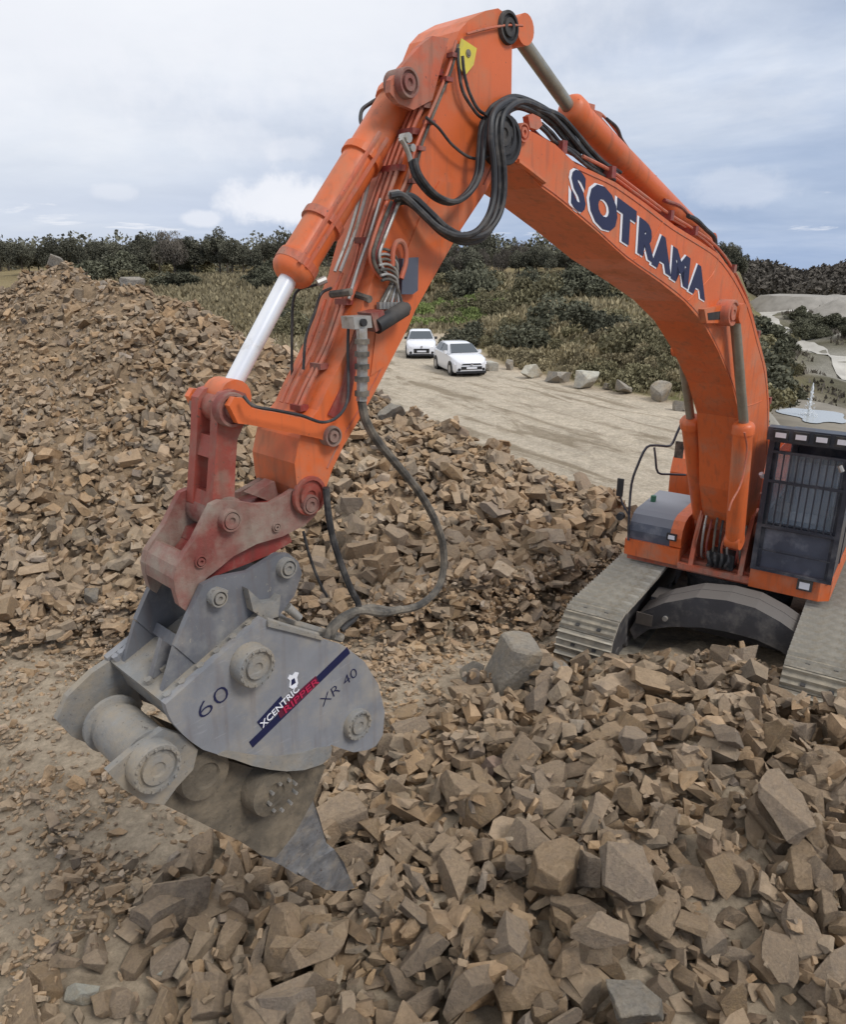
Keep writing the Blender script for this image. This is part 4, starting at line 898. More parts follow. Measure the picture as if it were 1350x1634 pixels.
# bracket that carries the bucket cylinder
for v_ in (.17, -.21): plate('cylinder_bracket', [(716, 62), (690, 58), (672, 72), (640, 108), (624, 128), (622, 148), (636, 166), (660, 176), (690, 160)], v_ + .04, v_, M_ORANGE_W, arm, trace=v_ + .04)
boss('cylinder_pin', 655, 132, .12, .26, .080, M_DUSTY, arm)
plate('warning_plate', [(737, 62), (761, 78), (756, 104), (742, 122), (735, 110), (731, 84)], SW + .02, SW + .012, M_YELLOW, arm, bevel=0, trace=SW + .02)
bm = nb(); t_, z_ = FB.v(747, 86, SW + .02); lathe(bm, (t_, SW + .019, z_), (t_, SW + .03, z_), [(0, .022), (.006, .022), (.006, .014), (.010, .012)], 12); finish('warning_symbol', bm, M_HOSE_D, arm, FB)
plate('flank_box', [(643, 413), (668, 411), (667, 464), (659, 470), (641, 470)], SW + .05, SW, M_CABL, arm, bevel=.006, trace=SW + .05)
bm = nb(); c0, c1 = FB.p(600, 521, SW + .10), FB.p(645, 493, SW + .10); cyl(bm, c0, c1, .048, seg=14); lathe(bm, c1, FB.p(652, 489, SW + .1), [(0, .04), (.02, .03), (.03, .03)], 12); finish('accumulator', bm, M_BLACK, arm, FB, smooth=True)
plate('accumulator_bracket', [(592, 500), (612, 495), (618, 520), (600, 530)], SW + .12, SW, M_RED, arm, trace=SW + .12)
vb = plate('valve_block', [(564, 506), (592, 504), (594, 523), (566, 526)], SW + .13, SW + .02, M_FIT, arm, bevel=.004, trace=SW + .13)
bm = nb(); q0 = FB.p(578, 515, SW + .13); cyl(bm, q0, (q0[0], q0[1] + .02, q0[2]), .022, seg=10); finish('valve_knob', bm, M_BLACK, vb, FB)
# hydraulic pipework on the front and flank of the arm
fe = [FB.v(x, y, SW) for x, y in [(724, 80), (710, 118), (690, 170), (672, 212), (650, 270), (630, 325), (612, 385), (597, 440), (580, 484), (556, 554), (540, 588), (522, 623), (508, 655)]]
def front_run(v_, lift, r_, i0=0, i1=13, m=M_ORANGE_W, wob=0.0):
    P_ = [(q[0] + lift + (wob if j % 3 == 1 else 0), v_, q[1] + lift * .4) for j, q in enumerate(fe)][i0:i1]
    bm = nb(); tube(bm, P_, r_, 7, 4); finish('pipe', bm, m, arm, FB, smooth=True)
for v_, i0, i1 in ((.175, 0, 6), (.13, 0, 9), (.085, 0, 13), (.045, 1, 13), (-.04, 7, 13), (-.10, 8, 13)): front_run(v_, .035, .013, i0, i1)
front_run(.15, .06, .010, 5, 9, M_FIT, .02); front_run(.0, .05, .011, 3, 8, M_FIT, .03); front_run(-.05, .05, .011, 4, 8, M_FIT, .03)
for j in (1, 2, 3, 4, 6, 8, 10, 12):
    q = fe[j]; bm = nb(); box(bm, q[0] + .0, q[0] + .06, .02, .20 if j < 6 else .12, q[1] - .012, q[1] + .022); finish('pipe_clamp', bm, M_RED, arm, FB, bevel=.003)
for (a_, b_) in (((566, 470), (590, 478)), ((528, 470), (560, 466))):
    bm = nb(); tube(bm, [FB.p(*a_, .1), FB.p(*b_, .24)], .022, 7, 1); finish('hose_fitting', bm, M_HOSE_D, arm, FB)
hose('pipe', [(728, 66), (716, 110), (696, 160), (678, 200), (662, 240), (650, 285), (634, 318)], SW + .025, .010, M_ORANGE_W, arm)
hose('pipe', [(731, 72), (720, 112), (702, 158), (684, 202), (672, 236), (658, 290), (640, 325)], SW + .03, .009, M_HOSE_D, arm)
for q in ((712, 128), (684, 196), (668, 238), (655, 290), (722, 90)):
    a_ = FB.p(*q, SW + .02); bm = nb(); box(bm, a_[0] - .03, a_[0] + .03, SW, SW + .05, a_[2] - .012, a_[2] + .012); finish('pipe_clamp', bm, M_RED, arm, FB, bevel=.003)
for dx, dv, m_ in ((0, 0, M_ORANGE_W), (7, .02, M_HOSE_D), (13, .0, M_RED), (19, .02, M_FIT)):
    hose('pipe', [(618 + dx, 322), (606 + dx, 352), (595 + dx * .9, 385), (590 + dx * .8, 408), (596 + dx * .8, 430), (610 + dx * .8, 446)], SW + .03 + dv, .011, m_, arm)
hose('return_pipe', [(640, 445), (647, 420), (647, 398), (641, 386), (632, 388), (627, 402), (626, 425)], SW + .05, .016, M_ORANGE_W, arm)
for i in range(7):
    hose('pipe', [(600 + i * 1.5, 400 + i * 8), (614 + i, 398 + i * 8), (626 + i, 404 + i * 8), (634, 418 + i * 7), (630 + i, 440 + i * 4), (606 + i * 6, 486)], SW + .03 + .008 * i, .0085, M_FIT if i % 2 else M_HOSE_D, arm)
    a_ = FB.p(606 + i * 6, 488, SW + .03 + .008 * i); bm = nb(); box(bm, a_[0] - .014, a_[0] + .014, a_[1] - .014, a_[1] + .014, a_[2] - .02, a_[2] + .02); finish('hose_fitting', bm, M_FIT, arm, FB)
for px, py, r_ in ((641, 222, .028), (648, 238, .022), (624, 312, .028), (640, 316, .024), (652, 318, .020)):
    a_ = FB.p(px, py, SW + .02); bm = nb(); cyl(bm, a_, (a_[0], a_[1] + .06, a_[2]), r_, seg=8); finish('hose_fitting', bm, M_FIT, arm, FB)
hose('pipe', [(640, 222), (646, 232), (652, 246), (655, 258)], SW + .06, .016, M_FIT, arm)
# edge ribs along the lower arm
bm = nb(); prism(bm, V([(556, 560), (575, 500), (584, 500), (572, 560), (556, 640), (535, 668), (522, 662), (545, 615)], SW), SW - .002, SW + .014); finish('flank_rib', bm, M_RED, arm, FB, bevel=.004)
hoses('hydraulic_hose', [(655, 256, .27), (662, 280, .29), (680, 305, .31), (700, 320, .32), (722, 324, .33), (745, 308, .33), (760, 280, .33), (764, 245, .32), (768, 205, .30), (782, 182, .26)], .3, .017, [(0, 0, 0), (7, -2, .03)], M_HOSE)
big = [(630, 318, .27), (650, 318, .30), (680, 345, .34), (705, 368, .36), (735, 381, .37), (765, 376, .37), (786, 350, .37), (795, 315, .36), (795, 270, .36), (790, 225, .36), (793, 190, .34), (808, 172, .30), (828, 166, .22), (858, 178, .15), (886, 190, .12), (910, 215, .11), (940, 250, .12), (975, 282, .13)]
hoses('hydraulic_hose', big, .3, .020, [(0, 0, 0), (-7, -5, .035), (3, 6, -.04), (9, -3, .02)], M_HOSE)
hoses('hydraulic_hose', [(775, 186, .30), (790, 168, .32), (815, 160, .26), (850, 172, .15), (880, 192, .10), (905, 224, .10), (925, 246, .10)], .2, .017, [(0, 0, 0), (4, 8, .02), (8, -5, -.06)], M_HOSE)
hose('thin_hose', [(731, 78), (732, 110), (738, 145), (752, 170), (768, 188), (790, 190)], SW + .05, .010, M_HOSE, arm)
hose('thin_hose', [(738, 90), (741, 118), (749, 148), (763, 175), (780, 186)], SW + .06, .010, M_HOSE, arm)
hose('thin_hose', [(680, 188), (700, 205), (722, 232), (750, 252), (775, 252), (795, 240)], SW + .06, .009, M_HOSE, arm)

# ---------------------------------------------------------------- cylinders
def ram(name, rod0, rod1, bar0, bar1, v, rr, rb, m_rod=M_ROD, m_bar=M_ORANGE, fr=FB, eye=True, vt=None):
    P_ = lambda q: Vector(fr.p(q[0], q[1], v))
    r0, r1, b0, b1 = map(P_, (rod0, rod1, bar0, bar1)); ax = (b1 - r0).normalized()
    bm = nb(); d = (b1 - b0); L_ = d.length
    lathe(bm, b0, b1, [(-.02, rb * .70), (0, rb * .95), (.03, rb * 1.12), (.12, rb * 1.12), (.125, rb * 1.02), (.17, rb), (L_ - .05, rb), (L_, rb * .86)], 24)
    o = finish(name, bm, m_bar, EX, fr, smooth=True)
    bm = nb(); cyl(bm, r0, b0 + (b0 - r0).normalized() * .1, rr, seg=18); finish('rod', bm, m_rod, o, fr, smooth=True)
    if eye:
        for c, ra in ((r0, rr * 1.9), (b1, rb * .95)):
            bm = nb(); cyl(bm, c - Vector((0, .09, 0)), c + Vector((0, .09, 0)), ra, seg=18); finish('cylinder_eye', bm, m_bar, o, fr, smooth=True)
    return o
bc = ram('bucket_cylinder', (362, 632), (440, 470), (462, 442), (636, 158), -.02, .052, .110, M_CHROME)
for a_, b_ in (((478, 420), (606, 212)), ((488, 428), (618, 222))):
    bm = nb(); tube(bm, path([a_, b_], .10), .014, 6, 1); finish('cylinder_pipe', bm, M_ORANGE_W, bc, FB, smooth=True)
for f_ in (.06, .30, .66, .97):
    p0 = Vector(FB.p(462 + 174 * f_, 442 - 284 * f_, -.02)); dr = (Vector(FB.p(636, 158, -.02)) - Vector(FB.p(462, 442, -.02))).normalized()
    bm = nb(); lathe(bm, p0 - dr * .02, p0 + dr * .03, [(0, .126), (.05, .126)], 24); finish('cylinder_band', bm, M_ORANGE_W if f_ < .5 else M_ORANGE, bc, FB)
hose('thin_hose', [(600, 205, -.1), (578, 200, -.16), (577, 178, -.2), (592, 165, -.2), (618, 150, -.18)], -.1, .012, M_HOSE, bc)
ac = ram('arm_cylinder', (822, 52), (905, 165), (908, 172), (1125, 388), .0, .05, .105, M_ROD)
hoses('pipe', [(948, 178), (962, 185), (985, 212), (1010, 248), (1045, 290), (1080, 322), (1112, 352)], .02, .011, [(0, 0, 0), (-4, 5, .05)], M_ORANGE_W, ac)
hose('thin_hose', [(968, 190), (985, 205), (995, 228), (1020, 258), (1050, 292)], .04, .012, M_HOSE, ac)
for q in ((925, 170), (940, 176), (952, 190), (1040, 288)):
    a_ = FB.p(*q, .06); bm = nb(); box(bm, a_[0] - .05, a_[0] + .05, -.06, .08, a_[2] - .04, a_[2] + .04); finish('cylinder_port', bm, M_ORANGE_W, ac, FB, bevel=.008)
# pipes lying on the back of the boom
top_line = [(880, 222), (905, 245), (940, 262), (983, 284), (1030, 318), (1076, 352), (1115, 376), (1150, 402), (1176, 436), (1199, 484), (1214, 540), (1226, 590), (1232, 645)]
for k, (v_, up) in enumerate(((-.18, 3), (-.10, 6), (-.02, 4), (.06, 6), (.14, 3), (.21, 2))):
    bm = nb(); P_ = [FB.p(x, y, BW) for x, y in top_line]; P_ = [(p[0], v_, p[2] + .03 + up * .013) for p in P_][(k % 3):]; tube(bm, P_, .014, 7, 4); finish('pipe', bm, M_ORANGE_W if k != 3 else M_RED, boom, FB, smooth=True)
for i in (1, 3, 5, 6, 8, 10, 12):
    p = FB.p(*top_line[i], BW); bm = nb(); box(bm, p[0] - .03, p[0] + .03, -.22, .25, p[2] + .0, p[2] + .085); finish('pipe_clamp', bm, M_RED, boom, FB, bevel=.004)
hoses('hydraulic_hose', [(868, 190, .1), (885, 205, .12), (900, 222, .12), (925, 238, .12), (955, 262, .12), (985, 280, .1)], .1, .014, [(0, 0, 0), (-4, 8, .04), (-14, 6, .08), (6, -4, -.05)], M_HOSE)
hose('thin_hose', [(1098, 345), (1112, 352), (1126, 366), (1140, 380), (1142, 398)], .15, .022, M_HOSE)
hose('thin_hose', [(1060, 320), (1085, 330), (1100, 345), (1120, 362)], .1, .018, M_RED)

# ---------------------------------------------------------------- link, guide arms, quick coupler
barp = [(348, 642), (358, 628), (374, 622), (392, 628), (400, 648), (392, 672), (379, 700), (376, 740), (374, 800), (386, 820), (380, 845), (362, 852), (345, 842), (338, 815), (342, 760), (346, 700)]
LK = .135
lk = empty('link_dummy', (0, 0, 0)) if False else None
link_o = plate('link', barp, LK, LK - .07, M_LINK, bevel=.008)
farb = V(barp, LK); bm = nb(); prism(bm, farb, -LK, -LK + .07); finish('link_bar', bm, M_LINK, link_o, FB, bevel=.008)
# cross web with its slot
w0 = V([(352, 700), (377, 700), (376, 735), (346, 735)], LK); bm = nb(); prism(bm, w0, -LK + .06, LK - .06); finish('link_web', bm, M_LINK, link_o, FB)
w0 = V([(343, 790), (376, 790), (376, 812), (340, 812)], LK); bm = nb(); prism(bm, w0, -LK + .06, LK - .06); finish('link_web', bm, M_LINK, link_o, FB)
t_, z_ = FB.v(374, 655, LK); bm = nb(); cyl(bm, (t_, -LK - .04, z_), (t_, LK + .04, z_), .045, seg=16); finish('link_pin', bm, M_UNDER, link_o, FB, smooth=True)
boss('link_boss', 374, 655, LK, LK + .07, .092, M_DUSTY, link_o, inner=.5); bm = nb(); lathe(bm, (t_, -LK - .06, z_), (t_, -LK + .07, z_), [(0, .08), (.02, .092), (.12, .092), (.13, .08)], 22); finish('link_boss', bm, M_DUSTY, link_o, FB, smooth=True)
bm = nb(); lathe(bm, (t_, -.09, z_), (t_, .05, z_), [(0, .075), (.02, .085), (.12, .085), (.14, .075)], 22); finish('rod_eye', bm, M_LINK, link_o, FB, smooth=True)
t_, z_ = FB.v(364, 822, LK); bm = nb(); cyl(bm, (t_, -LK - .02, z_), (t_, LK + .01, z_), .105, seg=22); finish('link_tube', bm, M_DUSTY, link_o, FB, smooth=True)
ga = [(366, 648), (374, 634), (392, 636), (402, 652), (450, 660), (516, 677), (540, 676), (551, 690), (548, 706), (534, 713), (513, 701), (470, 692), (398, 678), (380, 676)]
for v_ in (.205, -.20):
    o = plate('guide_arm', ga, v_ + .045, v_, M_ORANGE, trace=.25)
boss('guide_pin', 534, 697, -.24, .28, .062, M_DUSTY, EX)
hose('thin_hose', [(388, 632, .3), (405, 648, .33), (440, 655, .34), (480, 663, .34), (515, 674, .34), (540, 664, .34), (554, 640, .31), (556, 600, .27), (555, 560, .26), (556, 520, .26)], .3, .009, M_HOSE, arm)
hose('thin_hose', [(520, 450, .0), (500, 456, -.05), (478, 462, -.1), (468, 480, -.12), (466, 530, -.14), (466, 600, -.16), (467, 620, -.18)], 0, .009, M_HOSE, arm)
hose('thin_hose', [(528, 460, .0), (512, 470, .05), (502, 500, .02), (488, 540, .0), (484, 590, .0)], 0, .009, M_HOSE, arm)
bm = nb(); a_, b_ = FB.p(506, 452, .0), FB.p(520, 446, .02); cyl(bm, a_, b_, .022, seg=8); finish('hose_fitting', bm, M_FIT, arm, FB)

CW = .185
cpl = [(338, 806), (352, 799), (386, 801), (410, 805), (433, 804), (457, 790), (478, 776), (494, 772), (506, 780), (512, 801), (504, 822), (487, 838), (451, 856), (410, 868), (372, 888), (352, 905), (330, 922), (318, 938), (306, 960), (297, 975), (286, 966), (280, 945), (277, 925), (282, 905), (294, 885), (310, 862), (322, 838)]
cp = plate('coupler', cpl, CW, CW - .045, M_DUSTY, bevel=.010)
bm = nb(); prism(bm, V(cpl, CW), -CW, -CW + .045); finish('coupler_plate', bm, M_DUSTY, cp, FB, bevel=.010)
bm = nb(); prism(bm, V([(433, 812), (480, 796), (486, 828), (450, 850), (410, 862), (372, 880), (352, 896), (338, 880), (345, 862), (380, 846)], CW), -CW + .04, CW - .04); finish('coupler_body', bm, M_RED, cp, FB, bevel=.01)
bm = nb(); prism(bm, V([(348, 868), (410, 866), (466, 846), (474, 868), (440, 888), (404, 903), (360, 920), (318, 938), (320, 905)], CW), -CW + .05, CW - .05); finish('coupler_jaw', bm, M_RED, cp, FB, bevel=.01)
bm = nb(); prism(bm, V([(281, 944), (278, 925), (283, 906), (296, 886), (310, 889), (304, 912), (296, 930), (296, 950)], CW), -CW + .04, CW - .04); finish('coupler_nose', bm, M_DUSTY, cp, FB, bevel=.012)
boss('coupler_pin', 371, 832, -CW - .04, CW + .05, .062, M_DUSTY, cp, inner=.7)
boss('coupler_pin', 498, 806, -CW - .05, CW + .06, .060, M_DUSTY, cp, inner=.7)
boss('coupler_bolt', 322, 897, CW - .01, CW + .02, .035, M_DUSTY, cp, inner=.6)
boss('coupler_bolt', 443, 842, CW - .01, CW + .02, .028, M_DUSTY, cp, inner=.6)
# rear view of the arm foot between the coupler plates
plate('coupler_hook', [(404, 790), (424, 776), (438, 768), (444, 790), (430, 800)], .05, -.05, M_DUSTY, cp, trace=.05)

# ---------------------------------------------------------------- boom cylinders
ram('boom_cylinder', (1172, 500), (1186, 665), (1187, 676), (1172, 862), BW + .10, .055, .115, M_ROD)
ram('boom_cylinder', (1088, 556), (1101, 660), (1102, 668), (1126, 872), -BW - .14, .055, .125, M_ROD)
hose('thin_hose', [(1188, 690), (1192, 720), (1183, 770), (1168, 800), (1163, 815)], BW + .22, .012, M_ORANGE_W)
hose('thin_hose', [(1150, 728), (1143, 742), (1141, 762), (1146, 774), (1156, 772)], -.1, .020, M_HOSE)
hose('thin_hose', [(1116, 690), (1124, 716), (1122, 750), (1130, 780)], -BW - .02, .012, M_ORANGE_W)

# ---------------------------------------------------------------- upper structure (house)
def ht(x, y, t): v, z = FH.t(x, y, t); return (v, z)
def part(name, bm, m, parent=EX, fr=FH, **k): return finish(name, bm, m, parent, fr, **k)
# deck: rounded orange skirt from tank to cab
dk = nb(); box(dk, -4.3, -.10, -1.28, 1.34, 1.02, 1.20); deck = part('deck', dk, M_ORANGE_W, bevel=.02)
bm = nb(); prism(bm, [(-.10, .46), (.08, .46), (.08, 1.30), (-.02, 1.42), (-4.2, 1.42), (-4.2, 1.30), (-.10, 1.30)], 1.08, 1.34, 'z'); part('skirt', bm, M_ORANGE, deck, bevel=.02)
v0, z0 = ht(1284, 934, .10); bm = nb(); box(bm, .08, .12, v0 - .09, v0 + .09, z0 - .07, z0 + .07); wl = part('work_lamp', bm, M_BLACK, deck, bevel=.008)
bm = nb(); box(bm, .12, .128, v0 - .06, v0 + .06, z0 - .045, z0 + .045); part('lens', bm, M_LAMP, wl)
# right hand tank
bm = nb(); prism(bm, [(-1.25, -1.30), (.0, -1.30), (.02, -.50), (-1.25, -.50)], 1.12, 1.36, 'z'); part('step_box', bm, M_ORANGE, deck, bevel=.02)
prof = [(-1.3, 1.36), (-.04, 1.36), (-.02, 1.50), (-.05, 1.62), (-.14, 1.72), (-.28, 1.76), (-1.3, 1.78)]
bm = nb(); prism(bm, prof, -1.26, -.66); cov = part('tank_cover', bm, M_CABL, deck, bevel=.03)
bm = nb(); prism(bm, [(a + (.02 if a > -1 else 0), z + .015) for a, z in prof], -.66, -.50); part('tank_side', bm, M_ORANGE, deck, bevel=.02)
v0, z0 = ht(1072, 857, .0); bm = nb(); box(bm, -.02, .015, v0 - .07, v0 + .07, z0 - .05, z0 + .05); wl = part('work_lamp', bm, M_BLACK, deck, bevel=.006)
bm = nb(); box(bm, .015, .022, v0 - .045, v0 + .045, z0 - .03, z0 + .03); part('lens', bm, M_LAMP, wl)
# engine hood behind the tank and the rest of the house
bm = nb(); prism(bm, [(-3.6, 1.2), (-1.75, 1.2), (-1.70, 2.0), (-1.78, 2.22), (-1.9, 2.26), (-3.6, 2.26)], -1.24, -.35); part('hood', bm, M_ORANGE, deck, bevel=.03)
bm = nb(); box(bm, -1.745, -1.69, -1.2, -.4, 1.52, 1.55); part('hood_lip', bm, M_ORANGE_W, deck, bevel=.006)
bm = nb(); box(bm, -3.9, -1.9, -.33, .9, 1.2, 2.05); part('engine_cover', bm, M_ORANGE_W, deck, bevel=.03)
bm = nb(); prism(bm, [(-4.9, -1.2), (-4.9, 1.2), (-4.3, 1.38), (-3.9, 1.38), (-3.9, -1.38), (-4.3, -1.38)], 1.15, 2.3, 'z'); part('counterweight', bm, M_ORANGE, deck, bevel=.06)
# boom foot brackets, valves and pipes between tank and cab
for v_ in (-.33, .33):
    bm = nb(); prism(bm, [(-.75, 1.1), (.05, 1.1), (-.05, 1.5), (-.28, 1.95), (-.5, 2.0), (-.75, 1.6)], v_ - .03, v_ + .03); part('boom_bracket', bm, M_ORANGE_W, deck, bevel=.01)
bm = nb(); box(bm, -.95, -.9, -.5, .45, 1.2, 2.1); part('bulkhead', bm, M_ORANGE_W, deck, bevel=.01)
bm = nb(); cyl(bm, (-.4, -.42, 1.72), (-.4, .42, 1.72), .11, seg=18); part('boom_foot_pin', bm, M_ORANGE_W, deck, smooth=True)
bm = nb(); box(bm, -.02, .05, -.50, .46, 1.10, 1.18); part('front_beam', bm, M_ORANGE_W, deck, bevel=.008)
rr_ = random.Random(3)
for i in range(9):
    v_ = -.30 + i * .075; m_ = [M_ORANGE_W, M_FIT, M_RED, M_HOSE_D, M_HOSE][i % 5]
    bm = nb(); tube(bm, [(-.1, v_, 1.95 - .05 * (i % 3)), (.0, v_ + .01, 1.75), (-.02, v_ + rr_.uniform(-.04, .04), 1.5), (-.1, v_, 1.3), (-.25, v_, 1.22)], .016, 7, 4); part('pipe', bm, m_, deck, smooth=True)
bm = nb(); box(bm, -.25, -.02, -.12, .22, 1.2, 1.42); part('swivel_valve', bm, M_BLACK, deck, bevel=.02)
for i in range(4):
    bm = nb(); tube(bm, [(.0, -.12 + .09 * i, 1.42), (.06, -.10 + .09 * i, 1.36), (.04, -.05 + .06 * i, 1.26), (-.05, -.12 + .1 * i, 1.2)], .022, 7, 4); part('hydraulic_hose', bm, M_HOSE, deck, smooth=True)
# slew ring
bm = nb(); lathe(bm, (-1.0, .1, .86), (-1.0, .1, 1.1), [(0, .78), (.10, .78), (.11, .70), (.16, .70), (.17, .76), (.24, .76)], 40); ring = part('slew_ring', bm, M_UNDER, EX, FH)
for i in range(32):
    a = 2 * math.pi * i / 32; bm = nb(); cyl(bm, (-1.0 + .74 * math.cos(a), .1 + .74 * math.sin(a), .96), (-1.0 + .74 * math.cos(a), .1 + .74 * math.sin(a), 1.0), .02, seg=6); part('bolt', bm, M_CABL, ring)
# ---------------------------------------------------------------- cab
CT, C0, C1, CZ0, CZ1 = .04, .47, 1.41, 1.34, 3.24
cab = empty('cab_root', (0, 0, 0)) if False else None
bm = nb(); prism(bm, [(CT, CZ1 - .14), (CT, CZ1 - .04), (-.3, CZ1 - .22), (-1.75, CZ1 - .30), (-1.75, CZ1 - .38)], C0, C1); cab = part('cab', bm, M_CAB, EX, FH, bevel=.03)
def cbox(name, a, b, c, d, e, f, m=M_CAB, bev=.008, par=None):
    bm = nb(); box(bm, a, b, c, d, e, f); return part(name, bm, m, par or cab, bevel=bev)
cbox('pillar', CT - .10, CT, C0, C0 + .09, CZ0, CZ1 - .1); cbox('pillar', CT - .10, CT, C1 - .09, C1, CZ0, CZ1 - .1)
cbox('pillar', -1.75, -1.65, C0, C0 + .09, CZ0, CZ1 - .36); cbox('pillar', -1.75, -1.65, C1 - .09, C1, CZ0, CZ1 - .36); cbox('pillar', -.85, -.76, C1 - .07, C1, CZ0, CZ1 - .32)
cbox('lower_panel', CT - .08, CT - .01, C0 + .09, C1 - .09, CZ0, CZ0 + .58, M_CABL, .01)
cbox('front_rail', CT - .09, CT + .01, C0 + .05, C1 - .05, CZ0 + .58, CZ0 + .66)
cbox('side_panel', -1.65, CT - .1, C0, C0 + .04, CZ0, CZ0 + .7); cbox('door', -1.65, CT - .1, C1 - .05, C1 - .01, CZ0, CZ0 + .75)
cbox('back_panel', -1.75, -1.70, C0 + .09, C1 - .09, CZ0, CZ1 - .36)
cbox('cab_floor', -1.65, CT - .08, C0 + .02, C1 - .02, CZ0, CZ0 + .04, M_BLACK)
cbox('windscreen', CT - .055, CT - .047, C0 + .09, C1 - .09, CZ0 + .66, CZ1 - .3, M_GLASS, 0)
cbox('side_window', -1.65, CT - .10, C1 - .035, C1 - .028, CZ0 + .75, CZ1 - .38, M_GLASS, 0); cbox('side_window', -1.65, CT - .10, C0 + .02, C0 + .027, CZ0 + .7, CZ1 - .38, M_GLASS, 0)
# guard in front of the glass
GT = CT + .07
gd = cbox('front_guard', GT, GT + .03, C0 - .01, C0 + .05, CZ0 + .02, CZ1 - .12)
cbox('guard_rail', GT, GT + .03, C1 - .05, C1 + .01, CZ0 + .02, CZ1 - .12, par=gd)
for z_ in (CZ0 + .02, CZ0 + .62, CZ0 + 1.22, CZ1 - .30, CZ1 - .16): cbox('guard_rail', GT, GT + .03, C0 + .05, C1 - .05, z_, z_ + .035, par=gd)
for i in range(10):
    v_ = C0 + .10 + i * (C1 - C0 - .2) / 9; cbox('guard_bar', GT + .005, GT + .022, v_ - .009, v_ + .009, CZ0 + .65, CZ1 - .30, M_CAB, .002, gd)
for z_ in (CZ0 + .3,): cbox('guard_bar', GT + .005, GT + .02, C0 + .05, C1 - .05, z_, z_ + .015, par=gd)
for i in range(6): cbox('painted_reflection', CT - .01, CT + .012, C0 + .15 + i * .115, C0 + .20 + i * .115, CZ0 + .60, CZ0 + .635, M_LAMP, .002)  # pale blocks added to paint in reflections across the cab front
for i in range(3): cbox('guard_bracket', CT, GT, C0 + .0, C0 + .04, CZ0 + .15 + i * .75, CZ0 + .19 + i * .75, M_FIT, .003); cbox('guard_bracket', CT, GT, C1 - .04, C1 + .0, CZ0 + .15 + i * .75, CZ0 + .19 + i * .75, M_FIT, .003)
# visor with four lamps, roof guard
vis = cbox('visor', CT + .02, CT + .20, C0 - .03, C1 + .03, CZ1 - .12, CZ1 + .04, M_CAB, .01)
for i in range(4):
    v_ = C0 + .13 + i * .225; l_ = cbox('roof_lamp', CT + .20, CT + .235, v_ - .085, v_ + .085, CZ1 - .10, CZ1 + .02, M_BLACK, .006, cab); cbox('lens', CT + .235, CT + .242, v_ - .06, v_ + .06, CZ1 - .07, CZ1 - .01, M_LAMP, .002, l_)
bm = nb(); tube(bm, [(CT, C0 - .04, CZ0 + 1.25), (CT + .04, C0 - .06, CZ0 + 1.3)], .03, 8, 2); part('side_lamp', bm, M_LAMP, cab)
bm = nb(); tube(bm, [(CT + .1, C1 - .14, CZ1 - .35), (CT + .1, C1 - .10, CZ1 - .42)], .03, 8, 2, False); part('wiper_motor', bm, M_FIT, cab)
# seat and controls, operator at the levers
bm = nb(); prism(bm, [(-1.05, 1.75), (-.55, 1.78), (-.55, 1.9), (-.95, 1.9), (-1.12, 2.55), (-1.24, 2.55), (-1.15, 1.8)], .70, 1.18); part('operator_seat', bm, M_SEAT, cab, bevel=.04)
bm = nb(); box(bm, -1.05, -.6, .74, 1.14, CZ0 + .04, 1.78); part('seat_base', bm, M_BLACK, cab, bevel=.02)
for v_ in (.62, 1.22):
    bm = nb(); box(bm, -.95, -.45, v_ - .06, v_ + .06, 1.55, 2.02); cs = part('console', bm, M_BLACK, cab, bevel=.02)
    bm = nb(); tube(bm, [(-.5, v_, 2.02), (-.46, v_, 2.14), (-.47, v_, 2.2)], .018, 7, 3); part('lever', bm, M_BLACK, cs)
# handrails, mirrors, lamp at the tank
def rail(name, pts, r=.016, m=M_CAB, par=None): bm = nb(); tube(bm, pts, r, 7, 3); return part(name, bm, m, par or deck, smooth=True)
def hp(x, y, t): v, z = FH.t(x, y, t); return (t, v, z)
hr = rail('handrail', [hp(1003, 862, .02), hp(1004, 820, .02), hp(1008, 772, .02), hp(1018, 742, .0), hp(1032, 714, -.05), hp(1050, 711, -.2), hp(1070, 711, -.4), hp(1080, 692, -.5), hp(1090, 670, -.55)], .018)
rail('handrail', [hp(1044, 714, -.15), hp(1046, 730, -.15), hp(1050, 754, -.2), hp(1070, 757, -.4), hp(1094, 758, -.6)], .016, M_CAB)
mr = nb(); v0, z0 = FH.t(990, 778, .05); box(mr, .03, .06, v0 - .05, v0 + .04, z0 - .13, z0 + .13); mo = part('mirror', mr, M_BLACK, deck, bevel=.015)
bm = nb(); tube(bm, [hp(1005, 825, .03), hp(998, 812, .04), hp(992, 800, .04), hp(990, 785, .04)], .012, 6, 3); part('mirror_arm', bm, M_CAB, mo)
bm = nb(); a_ = hp(990, 824, .06); cyl(bm, (a_[0] - .05, a_[1], a_[2]), (a_[0] + .03, a_[1], a_[2]), .055, seg=14); part('side_lamp', bm, M_BLACK, deck, bevel=.005)
v0, z0 = FH.t(1085, 718, -.5); bm = nb(); box(bm, -.52, -.49, v0 - .07, v0 + .05, z0 - .12, z0 + .12); part('mirror', bm, M_HOSE_D, deck, bevel=.01)
bm = nb(); a_ = hp(1041, 812, -.7); cyl(bm, (a_[0], a_[1], 1.76), (a_[0], a_[1], 1.86), .04, seg=10); part('filler_cap', bm, mat('green_cap', (.03, .12, .07), .5), deck)

